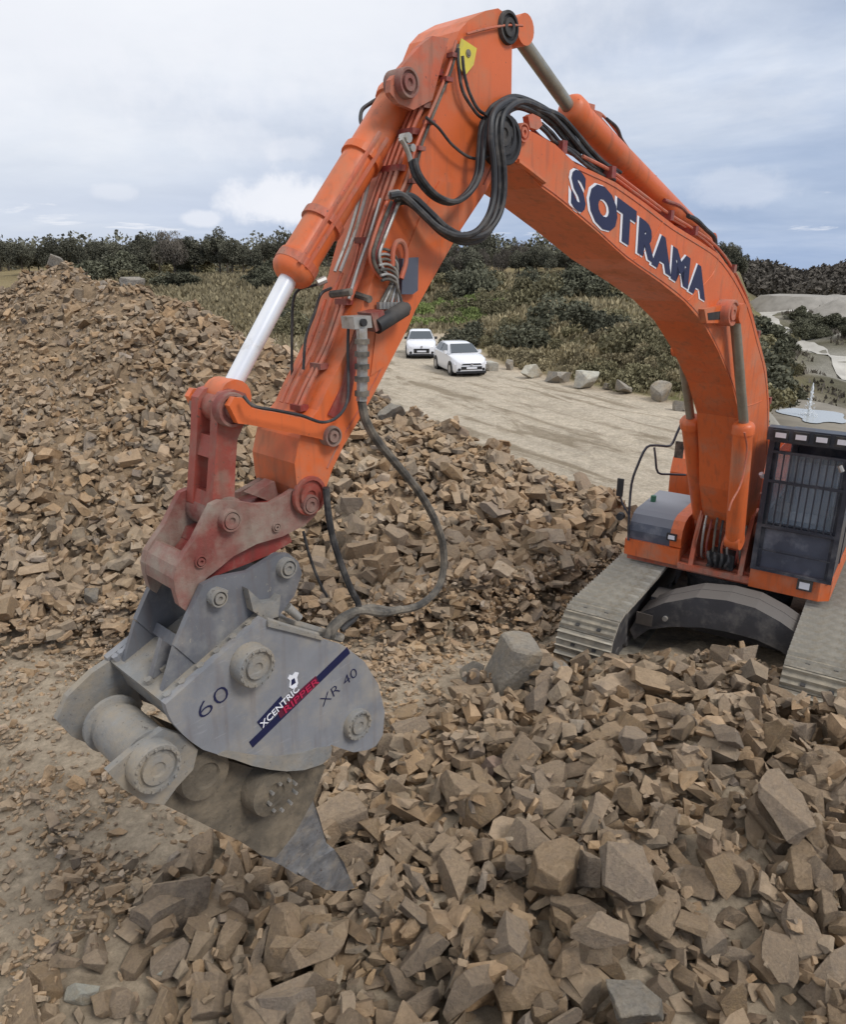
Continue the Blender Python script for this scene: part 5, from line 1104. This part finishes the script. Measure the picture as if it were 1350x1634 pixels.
# ---------------------------------------------------------------- undercarriage
TR = .48; TF, TB = 2.06 - TR, -2.75 + TR
def track_path(n):
    arc = math.pi * TR; L_ = TF - TB; tot = 2 * (arc + L_); out = []
    for i in range(n):
        s = tot * i / n
        if s < L_: out.append((TB + s, 2 * TR, 0.0))                                   # top run: forward, normal up
        elif s < L_ + arc: a = (s - L_) / TR; out.append((TF + TR * math.sin(a), TR + TR * math.cos(a), a))
        elif s < 2 * L_ + arc: out.append((TF - (s - L_ - arc), 0, math.pi))
        else: a = (s - 2 * L_ - arc) / TR; out.append((TB - TR * math.sin(a), TR - TR * math.cos(a), math.pi + a))
    return out, tot / n
NS = 41; TP, pitch = track_path(NS)
def shoe_mesh(w):
    bm = nb(); h = pitch * .5
    prof = [(-h * .98, -.022), (h * .98, -.022), (h * .98, 0), (h * .80, .004), (h * .70, .052), (h * .60, .004), (h * .12, .002), (h * .04, .048), (-h * .06, .002), (-h * .55, .004), (-h * .66, .052), (-h * .78, .004), (-h * .98, -.004)]
    prism(bm, prof, -w / 2, w / 2); bmesh.ops.recalc_face_normals(bm, faces=bm.faces); 
    for v_ in (-.14, .14):
        for s_ in (.35,):
            r = bmesh.ops.create_cube(bm, size=1, matrix=Matrix.Translation((h * s_, v_ + .02 * s_, .010)) @ Matrix.Diagonal((.035, .05, .018, 1)))
            for f in {f for v in r['verts'] for f in v.link_faces}: f.material_index = 1
    for f in bm.faces:
        if f.material_index == 0 and max(v.co.z for v in f.verts) > .03: f.material_index = 2
    me = bpy.data.meshes.new('shoe'); bm.to_mesh(me); bm.free(); [me.materials.append(q) for q in (M_SHOE, M_BLACK, M_GROUSER)]; return me
for side, (va, vb_) in (('far', (-1.44, -.72)), ('near', (1.16, 1.88))):
    vc, w = (va + vb_) / 2, vb_ - va; SM = shoe_mesh(w)
    bm = nb(); prism(bm, [(TB + .1, .16), (TF - .15, .16), (TF + .05, .3), (TF + .05, .62), (TF - .3, .74), (TB + .2, .74)], vc - .17, vc + .17); tk = finish('track', bm, M_UNDER, EX, FT, bevel=.03)
    for t_, nm in ((TF, 'idler'), (TB, 'sprocket')):
        bm = nb(); lathe(bm, (t_, vc - .16, TR), (t_, vc + .16, TR), [(0, TR - .16), (.05, TR - .08), (.10, TR - .05), (.22, TR - .05), (.27, TR - .08), (.32, TR - .16)], 30); finish(nm, bm, M_UNDER, tk, FT, smooth=True)
    for i in range(8):
        t_ = TB + .45 + i * (TF - TB - .9) / 7; bm = nb(); lathe(bm, (t_, vc - .18, .13), (t_, vc + .18, .13), [(0, .08), (.04, .11), (.32, .11), (.36, .08)], 14); finish('roller', bm, M_UNDER, tk, FT, smooth=True)
    for t_, z_, a_ in TP:
        o = bpy.data.objects.new('track_shoe', SM); sag = 0
        if a_ == 0.0: sag = -.03 * math.sin(math.pi * (t_ - TB) / (TF - TB))
        link(o, tk, FT.M @ Matrix.Translation((t_, vc, z_ + sag)) @ Matrix.Rotation(a_, 4, 'Y'))
    bm = nb()                                                   # chain links under the shoes
    for t_, z_, a_ in TP:
        for s_ in (-.11, .11):
            n0 = Vector((math.sin(a_), 0, math.cos(a_))); tv = Vector((math.cos(a_), 0, -math.sin(a_))); c = Vector((t_, vc + s_, z_)) - n0 * .065
            q = [c + tv * (pitch * .52 * e) + n0 * (.038 * f) for e, f in ((-1, -1), (1, -1), (1, 1), (-1, 1))]; A = [bm.verts.new(p - Vector((0, .03, 0))) for p in q]; B = [bm.verts.new(p + Vector((0, .03, 0))) for p in q]
            bm.faces.new(A); bm.faces.new(B[::-1]); [bm.faces.new((A[j], B[j], B[(j + 1) % 4], A[(j + 1) % 4])) for j in range(4)]
    cl = finish('track_chain', bm, M_UNDER, tk, FT)
# car body: arched front beam and centre
def at(x, y, t=.75): return FT.t(x, y, t)
top = [at(*q) for q in ((1005, 1005), (1020, 978), (1060, 962), (1110, 953), (1160, 958), (1205, 970), (1245, 992), (1270, 1010))]
bot = [at(*q) for q in ((1262, 1052), (1245, 1038), (1205, 1020), (1160, 1008), (1120, 1001), (1070, 1000), (1035, 1004), (1012, 1020))]
bm = nb(); prism(bm, top + bot, .45, .75, 't'); cb = finish('car_body', bm, M_UNDER, EX, FT, bevel=.02)
bm = nb(); prism(bm, [(v, z) for v, z in top] + [(v, z - .05) for v, z in top[::-1]], .20, .44, 't'); finish('top_plate', bm, M_UNDER, cb, FT)
bm = nb(); lathe(bm, (-1.0, .2, .30), (-1.0, .2, .88), [(0, .7), (.4, .75), (.58, .85)], 32); finish('centre_drum', bm, M_UNDER, cb, FT)
for t_ in (-1.9, .1):
    bm = nb(); box(bm, t_ - .2, t_ + .2, -.75, 1.2, .35, .70); finish('axle_beam', bm, M_UNDER, cb, FT, bevel=.04)
x0, z0 = at(1062, 986, .75); bm = nb(); cyl(bm, (.74, x0, z0), (.79, x0, z0), .035, seg=12); finish('tie_down', bm, M_FIT, cb, FT)
x0, z0 = at(1028, 988, .75); bm = nb(); box(bm, .74, .765, x0 - .11, x0 + .11, z0 - .08, z0 + .09); finish('cover_plate', bm, mat('dusty_brown_plate', (.12, .10, .085), .8, var=.2), cb, FT, bevel=.01)

# ================================================================ the ripper hung from the coupler
tr, zr = FB.v(420, 1120, 0)
RP = empty('vibrating_ripper', FB.w(tr, 0, 0.4), FB.a, label='grey vibrating ripper attachment with a heavy tooth hanging from the red coupler over the stone', cat='ripper')
RV = .36
side = [(420, 986), (440, 996), (460, 1004), (508, 1018), (552, 1032), (582, 1056), (604, 1092), (614, 1136), (611, 1172), (600, 1190), (588, 1196), (564, 1200), (545, 1194), (528, 1188), (526, 1206), (512, 1218), (484, 1227), (455, 1229), (428, 1226), (400, 1220), (372, 1210), (346, 1203), (324, 1196), (306, 1184), (292, 1172), (276, 1154), (268, 1138), (264, 1124)]
body = plate('side_plate', side, RV, RV - .05, M_GREY, RP, FB, bevel=.008)
bm = nb(); prism(bm, V(side, RV), -RV, -RV + .05); finish('side_plate', bm, M_GREY, RP, FB, bevel=.008)
# lighter dusty rim along the bottom
rim = [(528, 1190), (526, 1206), (512, 1218), (484, 1227), (455, 1229), (428, 1226), (400, 1220), (372, 1210), (346, 1203), (360, 1196), (400, 1203), (440, 1206), (480, 1200), (505, 1192)]
plate('rim_plate', rim, RV + .012, RV - .01, M_GREY_D, body, FB, bevel=.003, trace=RV)
# housing between the side plates
core = [(425, 996), (508, 1024), (552, 1038), (596, 1092), (606, 1136), (580, 1188), (520, 1184), (480, 1215), (428, 1218), (350, 1196), (296, 1166), (274, 1128)]
bm = nb(); prism(bm, V(core, RV), -RV + .06, RV - .06); finish('housing', bm, M_GREY_D, RP, FB, bevel=.01)
# top strip of the side plate with its lip
for a_, b_ in (((424, 990), (506, 1014)),):
    bm = nb(); tube(bm, path([a_, ((a_[0] + b_[0]) / 2, (a_[1] + b_[1]) / 2 + 1), b_], RV - .01), .02, 6, 2); finish('top_edge', bm, M_GREY_D, body, FB)
plate('top_strip', [(428, 992), (470, 1002), (514, 1016), (516, 1022), (470, 1010), (428, 1000)], RV + .02, RV, M_GREY_D, body, trace=RV + .02)
def ring(px, py, r, parent, m=M_GREY_D, v0=RV, h=.09, bolts=14, in_=.55): return boss('bearing_boss', px, py, v0 - .02, v0 + h, r, m, parent, FB, bolts, in_)
ring(412, 1066, .118, body, h=.10); ring(575, 1158, .105, body, h=.05)
# mounting plate on top
bp = [(264, 1124), (420, 986), (426, 994), (272, 1134)]
bm = nb(); prism(bm, V(bp, .33), -.33, .335); base = finish('mounting_plate', bm, M_GREY_D, RP, FB, bevel=.006)
def on_plate(a, v, up=.0):
    A = Vector(FB.v(264, 1124, .33)); B = Vector(FB.v(420, 986, .33)); d = (B - A); n = Vector((-d[1], d[0])).normalized(); n = n if n[1] > 0 else -n
    q = A + d * a + n * up; return q, n, d.normalized()
for a in (.05, .10, .16): 
    for v_ in (-.27,): 
        q, n, d = on_plate(a, v_); bm = nb(); cyl(bm, (q[0], v_, q[1]), (q[0] + n[0] * .035, v_, q[1] + n[1] * .035), .024, seg=6); finish('bolt', bm, M_GREY, base, FB)
for a in (.06, .20, .38, .55, .72, .88):
    for v_ in (.10, .305):
        q, n, d = on_plate(a, v_); bm = nb(); cyl(bm, (q[0], v_, q[1]), (q[0] + n[0] * .03, v_, q[1] + n[1] * .03), .022, seg=6); finish('bolt', bm, M_GREY_D, base, FB)
ear = [(320, 1066), (280, 1032), (300, 985), (324, 934), (348, 922), (396, 913), (444, 884), (462, 884), (476, 896), (482, 915), (470, 950), (444, 984), (420, 988)]
for v_ in (.20, -.24): 
    e_ = plate('ear', ear, v_ + .04, v_, M_EAR, RP, FB, bevel=.006, trace=.24)
bm = nb(); prism(bm, V([(280, 1034), (320, 1066), (262, 1100)], .24), .06, .10); finish('gusset', bm, M_EAR, base, FB, bevel=.004)
q0, n, d = on_plate(.06, 0); q1, _, _ = on_plate(.40, 0); e0 = Vector(FB.v(280, 1034, .24))
for v_ in (.20, -.24):
    bm = nb(); prism(bm, [tuple(q0), tuple(q1), tuple(e0)], v_, v_ + .03); finish('gusset', bm, M_EAR, base, FB)
plate('crossplate', [(318, 1064), (300, 1048), (308, 1030), (330, 1052)], .20, -.20, M_EAR, base, trace=.2)
# mounting pins
boss('mounting_pin', 352, 956, -.30, .30, .05, M_GREY_D, RP, FB, 0, .6); boss('mounting_pin', 462, 908, -.30, .29, .06, M_GREY_D, RP, FB, 0, .6)
plate('pin_keeper', [(334, 960), (338, 946), (350, 938), (364, 942), (364, 946), (350, 944), (342, 952), (338, 964)], .27, .24, M_FIT, RP, trace=.27)
plate('back_gusset', [(396, 940), (404, 975), (424, 990), (444, 984), (448, 950), (440, 960), (420, 962)], .30, .24, M_GREY_D, RP, trace=.30)
# ---- lettering and stripe on the side plate
def tilt_frame(p0, p1, v):
    a, b = Vector(FB.v(*p0, v)), Vector(FB.v(*p1, v)); d = (b - a).normalized(); X = Vector((d[0], 0, d[1])); N_ = Vector((0, 1, 0)); Y = N_.cross(X); return a, b, X, Y, N_
def words(name, s, p0, p1, h, m, off=0.0, pr=.004, asp=None, parent=body, shear=0.0):
    a, b, X, Y, N_ = tilt_frame(p0, p1, RV); me = text_mesh(s, 1.0, off, .001, shear); me.name = name; me.materials.append(m)
    co = np.array([v.co[:] for v in me.vertices]); w = np.ptp(co[:, 0]); hh = np.ptp(co[:, 1]); c = (a + b) / 2; L_ = (b - a).length
    cx, cy = (co[:, 0].max() + co[:, 0].min()) / 2, (co[:, 1].max() + co[:, 1].min()) / 2
    o = bpy.data.objects.new(name, me); Rm = Matrix((X, Y, N_)).transposed().to_4x4()
    link(o, parent, FB.M @ Matrix.Translation((c[0], RV + pr, c[1])) @ Rm @ Matrix.Diagonal((L_ / w, h / hh, 1, 1)) @ Matrix.Translation((-cx, -cy, 0))); return o
words('marking', '60', (316, 1138), (362, 1100), .095, M_NAVYL, -.02)
words('marking', 'XR 40', (512, 1121), (568, 1070), .070, M_NAVYL, -.02)
# two tone swoosh
def strip(name, p0, p1, w0, w1, m, pr):
    a, b, X, Y, N_ = tilt_frame(p0, p1, RV); bm = nb(); y2 = Vector((Y[0], Y[2])); pts = [a + y2 * w0, b + y2 * w1, b - y2 * w1, a - y2 * w0]
    prism(bm, [tuple(q) for q in pts], RV + .0005, RV + pr); return finish(name, bm, m, body, FB)
strip('stripe', (400, 1188), (556, 1037), .026, .028, M_NAVYL, .003)
strip('logo_backing', (414, 1157), (452, 1116), .034, .036, M_NAVYL, .0045); strip('logo_backing', (444, 1140), (506, 1084), .032, .032, mat('dark_red_print', (.11, .012, .035), .5, var=.05), .0045)
words('logo_word', 'XCENTRIC', (415, 1157), (474, 1096), .046, M_WHITEL, .012, .010)
words('logo_word', 'RIPPER', (452, 1133), (506, 1083), .046, M_MAGENTA, .010, .011)
t_, z_ = FB.v(467, 1088, RV); bm = nb(); prism(bm, [(t_ + x_, z_ + y_) for x_, y_ in ((-.035, -.02), (-.03, .02), (-.045, .045), (-.02, .06), (.0, .045), (.02, .06), (.035, .04), (.02, .02), (.03, -.02), (.01, -.04), (-.02, -.045))], RV + .0005, RV + .005); finish('emblem', bm, M_WHITEL, body, FB)
bm = nb(); prism(bm, [(t_ + x_, z_ + y_) for x_, y_ in ((-.018, -.01), (-.01, .025), (.012, .022), (.016, -.015))], RV + .005, RV + .007); finish('emblem_detail', bm, M_NAVYL, body, FB)
# ---- lower carrier with eccentric housings
LV = .33
low = [(172, 1232), (214, 1196), (260, 1164), (290, 1172), (316, 1196), (308, 1228), (282, 1256), (262, 1284), (232, 1280), (196, 1258)]
lo = plate('lower_arm', low, LV, LV - .045, M_GREY_D, RP, FB, bevel=.006)
lowf = [FB.v(x, y, LV) for x, y in [(172, 1232), (190, 1190), (232, 1146), (262, 1124), (300, 1150), (316, 1196), (290, 1240), (240, 1276), (196, 1258)]]
bm = nb(); prism(bm, lowf, -LV - .02, -LV + .03); finish('lower_arm', bm, M_GREY_D, RP, FB, bevel=.006)
boss('bearing_boss', 253, 1228, LV - .03, LV + .09, .135, M_GREY_D, lo, FB, 16, .62)
t_, z_ = FB.v(246, 1214, LV); bm = nb(); lathe(bm, (t_, -.17, z_), (t_, LV - .04, z_), [(0, .12), (.01, .165), (.035, .165), (.045, .135), (.09, .135), (.10, .145), (.44, .145), (.45, .155), (.46, .155)], 30); finish('eccentric_housing', bm, M_GREY_D, RP, FB, smooth=True)
# tooth carrier: massive mud caked casting
car = [(300, 1190), (340, 1206), (400, 1224), (455, 1232), (500, 1226), (520, 1222), (508, 1252), (498, 1280), (470, 1330), (440, 1368), (418, 1364), (380, 1340), (340, 1322), (300, 1302), (262, 1284), (285, 1255), (300, 1228)]
bm = nb(); prism(bm, V(car, .20), -.24, .20); cr = finish('tooth_carrier', bm, M_BROWN_ST, RP, FB, bevel=.03)
for px_2, py_2, r_, v_, h_ in ((330, 1238, .16, .20, .10), (438, 1268, .155, .20, .13)):
    t_, z_ = FB.v(px_2, py_2, v_ + h_); bm = nb(); lathe(bm, (t_, v_ - .1, z_), (t_, v_ + h_, z_), [(0, r_ * 1.05), (h_ + .06, r_), (h_ + .09, r_ * .93), (h_ + .10, r_ * .5), (h_ + .085, r_ * .45)], 28); finish('drum', bm, M_BROWN_ST, cr, FB, smooth=True)
t_, z_ = FB.v(456, 1272, .36)
for i in range(9):
    a = 2 * math.pi * i / 9; bm = nb(); cyl(bm, (t_ + .10 * math.cos(a), .30, z_ + .10 * math.sin(a)), (t_ + .10 * math.cos(a), .345, z_ + .10 * math.sin(a)), .012, seg=6); finish('bolt', bm, M_FIT, cr, FB)
# the tooth itself: tapers in thickness to its point
def tooth():
    o_ = [(384, 1338), (420, 1338), (455, 1300), (484, 1262), (496, 1268), (508, 1302), (524, 1348), (545, 1372), (560, 1400), (575, 1424), (560, 1424), (520, 1412), (476, 1397), (446, 1378), (415, 1364)]
    P_ = V(o_, .12); tip = Vector(P_[9]); bm = nb(); A, B = [], []
    far = max((Vector(q) - tip).length for q in P_)
    for q in P_:
        w = .03 + .10 * min(1, (Vector(q) - tip).length / far * 1.5); A.append(bm.verts.new((q[0], w, q[1]))); B.append(bm.verts.new((q[0], -w, q[1])))
    bm.faces.new(A); bm.faces.new(B[::-1]); n = len(A)
    for i in range(n): bm.faces.new((A[i], B[i], B[(i + 1) % n], A[(i + 1) % n]))
    return finish('tooth', bm, M_TOOTH, RP, FB, bevel=.012)
th = tooth()
cap_ = [(476, 1392), (500, 1368), (530, 1352), (545, 1372), (562, 1402), (580, 1428), (556, 1428), (516, 1416)]
bm = nb(); P_ = V(cap_, .12); tip = Vector(P_[5]); A, B = [], []
for q in P_:
    w = .018 + .30 * min(.5, (Vector(q) - tip).length) * .85; A.append(bm.verts.new((q[0], min(w, .15), q[1]))); B.append(bm.verts.new((q[0], -min(w, .15), q[1])))
bm.faces.new(A); bm.faces.new(B[::-1]); [bm.faces.new((A[i], B[i], B[(i + 1) % 8], A[(i + 1) % 8])) for i in range(8)]; finish('tooth_cap', bm, M_TOOTH, th, FB, bevel=.006)
# ---- hoses from the arm down to the ripper
pts = [(577, 524, .33), (578, 560, .33), (578, 600, .32), (577, 640, .32)]
hose('hose_coupling', pts, .33, .034, M_FIT, arm)
for py_ in (545, 565, 585, 605, 628):
    a_, b_ = FB.p(577.6, py_ - 4, .33), FB.p(577.6, py_ + 4, .33); bm = nb(); cyl(bm, a_, b_, .044, seg=10); finish('hose_fitting', bm, M_HOSE_D, arm, FB)
hose('hydraulic_hose', [(577, 640, .32), (584, 672, .32), (604, 706, .30), (634, 742, .28), (668, 784, .26), (692, 826, .24), (706, 866, .22), (708, 905, .2), (698, 940, .2), (668, 966, .2), (628, 974, .22), (590, 970, .26), (556, 982, .3), (535, 1000, .3), (528, 1016, .28)], .3, .027, M_HOSE_D, RP)
hose('hydraulic_hose', [(520, 778, .28), (524, 820, .28), (532, 862, .28), (546, 905, .28), (560, 940, .28), (572, 965, .28), (566, 985, .28), (545, 1004, .26)], .3, .022, M_HOSE, RP)
hose('hydraulic_hose', [(640, 972, .24), (610, 978, .28), (575, 974, .3), (548, 984, .3), (528, 1002, .28), (520, 1018, .28)], .3, .027, M_HOSE_D, RP)
hose('thin_hose', [(484, 848, .2), (492, 880, .2), (502, 910, .2), (514, 938, .2), (522, 952, .2)], .2, .009, M_HOSE, RP)
bm = nb(); a_, b_ = FB.p(458, 968, .2), FB.p(478, 986, .22); cyl(bm, a_, b_, .03, .024, seg=12); finish('hose_fitting', bm, M_FIT, RP, FB, smooth=True)
bm = nb(); a_, b_ = FB.p(440, 988, .12), FB.p(545, 1018, .2); tube(bm, [a_, b_], .03, 8, 1); finish('hose_guard', bm, M_GREY_D, RP, FB)

# ================================================================ parked cars
def car(px, py, ang, label, variant):
    x, y = ground(px, py, 0.02); L_, W_, H_ = 4.05, 1.72, 1.46
    z0 = float(height(x, y)); a = R(-90 + ang)          # forward direction in the world
    e = empty('parked_car', (x, y, z0), a, label=label, cat='car', group=None)
    e.location.z = z0; F = WM[e.name]
    W2 = W_ / 2
    # rows of the body at stations along the length: (x, half width, z low, z belt)
    st = [(2.02, .52, .30, .62), (1.95, .72, .22, .74), (1.70, .83, .20, .86), (1.2, .86, .20, .95), (.75, .86, .20, .99), (0, .86, .20, 1.00), (-.9, .86, .20, 1.02), (-1.6, .84, .22, 1.03), (-1.92, .76, .28, .98), (-2.0, .66, .36, .85)]
    bm = nb(); rings = []
    for sx, w, zl, zb in st:
        prof = [(w * .93, zl), (w, zl + .12), (w, zl + (zb - zl) * .55), (w * .97, zb - .05), (w * .90, zb), (w * .45, zb + .03)]
        rings.append([bm.verts.new((sx, s, z)) for s, z in prof] + [bm.verts.new((sx, -s, z)) for s, z in prof[::-1]])
    n = len(rings[0])
    for a_, b_ in zip(rings, rings[1:]):
        for i in range(n): bm.faces.new((a_[i], a_[(i + 1) % n], b_[(i + 1) % n], b_[i]))
    bm.faces.new(rings[0]); bm.faces.new(rings[-1][::-1]); body_ = finish('body', bm, M_WCAR, e, None, smooth=True)
    bm = nb(); rings = []
    for sx, w, zt in ((.92, .74, 1.0), (.25, .62, 1.40), (-.4, .61, 1.46), (-1.3, .60, 1.42), (-1.82, .66, 1.05)):
        rings.append([bm.verts.new((sx, s * q, z)) for s, q, z in ((w, 1, min(zt, 1.4) * .0 + 1.0 if 0 else zt - .06), (w * .8, 1, zt), (w * .8, -1, zt), (w, -1, zt - .06))])
    base = [(.98, .80), (.25, .80), (-.4, .80), (-1.3, .79), (-1.86, .74)]; low = [[bm.verts.new((sx, w, .98)), bm.verts.new((sx, -w, .98))] for sx, w in base]
    fs = []
    for i in range(4):
        a_, b_ = rings[i], rings[i + 1]; bm.faces.new((a_[0], a_[1], b_[1], b_[0])); bm.faces.new((a_[1], a_[2], b_[2], b_[1])); bm.faces.new((a_[2], a_[3], b_[3], b_[2]))
        bm.faces.new((a_[0], b_[0], low[i + 1][0], low[i][0])); bm.faces.new((a_[3], b_[3], low[i + 1][1], low[i][1]))
    bm.faces.new((rings[0][0], rings[0][1], rings[0][2], rings[0][3], low[0][1], low[0][0])); bm.faces.new((rings[4][0], rings[4][1], rings[4][2], rings[4][3], low[4][1], low[4][0]))
    finish('roof', bm, M_WCAR, e, None, smooth=True)
    def quad(name, pts, m, par=e, th=.012):
        P_ = [Vector(p) for p in pts]; nrm = (P_[1] - P_[0]).cross(P_[2] - P_[0]).normalized(); c = sum(P_, Vector()) / len(P_)
        if nrm.dot(c - Vector((-.4, 0, .9))) < 0: nrm = -nrm
        bm = nb(); A = [bm.verts.new(p + nrm * .002) for p in P_]; B = [bm.verts.new(p + nrm * (.002 + th)) for p in P_]; bm.faces.new(A[::-1]); bm.faces.new(B); k = len(A)
        [bm.faces.new((A[i], A[(i + 1) % k], B[(i + 1) % k], B[i])) for i in range(k)]; return finish(name, bm, m, par)
    quad('windscreen', [(.90, .70, 1.03), (.90, -.70, 1.03), (.29, -.56, 1.385), (.29, .56, 1.385)], M_CGLASS, th=.02)
    quad('rear_window', [(-1.80, .60, 1.08), (-1.80, -.60, 1.08), (-1.38, -.52, 1.38), (-1.38, .52, 1.38)], M_CGLASS, th=.02)
    for s in (1, -1):
        quad('window', [(.62, s * .785, 1.03), (-.42, s * .80, 1.03), (-.42, s * .63, 1.38), (.14, s * .64, 1.34)], M_CGLASS, th=.015)
        quad('window', [(-.50, s * .80, 1.03), (-1.35, s * .78, 1.03), (-1.20, s * .62, 1.35), (-.50, s * .63, 1.38)], M_CGLASS, th=.015)
        bm = nb(); box(bm, .52, .68, s * .88 - .07, s * .88 + .07, .98, 1.12); finish('mirror', bm, M_WCAR if variant == 0 else M_TRIM, e, None, bevel=.03)
        quad('headlight', [(1.78, s * .80, .72), (1.99, s * .58, .68), (2.01, s * .46, .60), (1.86, s * .78, .60)], M_LAMP, th=.03)
        bm = nb(); cyl(bm, (1.97, s * .62, .36), (2.03, s * .60, .36), .07, seg=12); finish('fog_lamp', bm, M_TRIM, e)
        for wx in (1.25, -1.22):
            bm = nb(); lathe(bm, (wx, s * .66, .31), (wx, s * .875, .31), [(0, .25), (.02, .31), (.19, .31), (.215, .27), (.21, .2)], 22); wh = finish('wheel', bm, M_TYRE, e, None, smooth=True)
            bm = nb(); cyl(bm, (wx, s * .80, .31), (wx, s * .882, .31), .19, seg=14); finish('rim', bm, M_RIM, wh)
            bm = nb(); cyl(bm, (wx, s * .60, .33), (wx, s * .868, .33), .37, seg=22); finish('wheel_arch', bm, M_TRIM, wh)
    if variant == 0:
        quad('grille', [(2.02, .50, .58), (2.02, -.50, .58), (2.03, -.44, .64), (2.03, .44, .64)], M_TRIM, th=.02)
        bm = nb(); prism(bm, [(-.07, .61), (0, .70), (.07, .61), (0, .52)], 2.04, 2.07, 't'); finish('badge', bm, M_RIM, e)
        bm = nb(); box(bm, 1.96, 2.045, -.52, .52, .36, .50); gr = finish('lower_grille', bm, M_TRIM, e, None, bevel=.02)
    else:
        bm = nb(); box(bm, 1.96, 2.045, -.44, .44, .34, .58); gr = finish('lower_grille', bm, M_TRIM, e, None, bevel=.02)
        bm = nb(); cyl(bm, (2.02, 0, .68), (2.05, 0, .68), .06, seg=12); finish('badge', bm, M_RIM, e)
    bm = nb(); box(bm, 2.045, 2.06, -.26, .26, .39, .48); finish('number_plate', bm, M_WHITEL, gr)
    bm = nb(); box(bm, 1.90, 2.04, -.74, .74, .17, .27); finish('bumper_lip', bm, M_TRIM, e, None, bevel=.02)
    bm = nb(); box(bm, -1.6, 1.6, -.78, .78, .16, .30); finish('underbody', bm, M_TRIM, e)
car(732, 592, 15, 'nearer white hatchback parked on the pale yard, its flank and front showing', 0)
car(671, 566, 2, 'farther white hatchback, seen head on beside the arm, left of the nearer one', 1)

# ---------------------------------------------------------------- telling repeats apart by their place
def _ord(n): return ['leftmost', 'second', 'third', 'fourth', 'fifth', 'sixth', 'seventh', 'eighth', 'ninth', 'tenth', 'eleventh', 'twelfth'][n] if n < 12 else f'{n + 1}th' if (n + 1) % 10 not in (1, 2, 3) or n + 1 in (11, 12, 13) else f'{n + 1}' + {1: 'st', 2: 'nd', 3: 'rd'}[(n + 1) % 10]
def separate():
    by = {}
    for o in bpy.data.objects:
        if o.parent is None and o.get('label') and (o.get('group') or o.name.startswith('rock')): by.setdefault(' '.join(o['label'].split()[:10]) if o.name.startswith('rock') and o.get('group') else o['label'], []).append(o)
    for lb, obs in by.items():
        if len(obs) < 2: continue
        lb = obs[0]['label'] if lb.startswith(obs[0]['label']) else lb if len(set(o['label'] for o in obs)) > 1 else obs[0]['label']
        pos = {o.name: project(*WM[o.name].translation) for o in obs}; depth = sorted(pos[o.name][2] for o in obs); n = len(obs)
        rows = {'front': [], 'middle': [], 'back': []}
        for o in obs:
            d = pos[o.name][2]; r = 'front' if d <= depth[n // 3] else 'middle' if d <= depth[2 * n // 3] else 'back'
            rows[r if n > 12 else 'front'].append(o)
        for r, q in rows.items():
            q.sort(key=lambda o: pos[o.name][0])
            for i, o in enumerate(q):
                w = _ord(i) + ('' if i == 0 else ' from left') + (f' in the {r} row' if n > 12 else '')
                o['label'] = ' '.join(lb.split()[:15 - len(w.split())]) + ', ' + w
separate()
for o in bpy.data.objects:
    if o.get('label') and len(o['label'].replace(',', ' ').split()) > 16: o['label'] = ' '.join(o['label'].split()[:16])
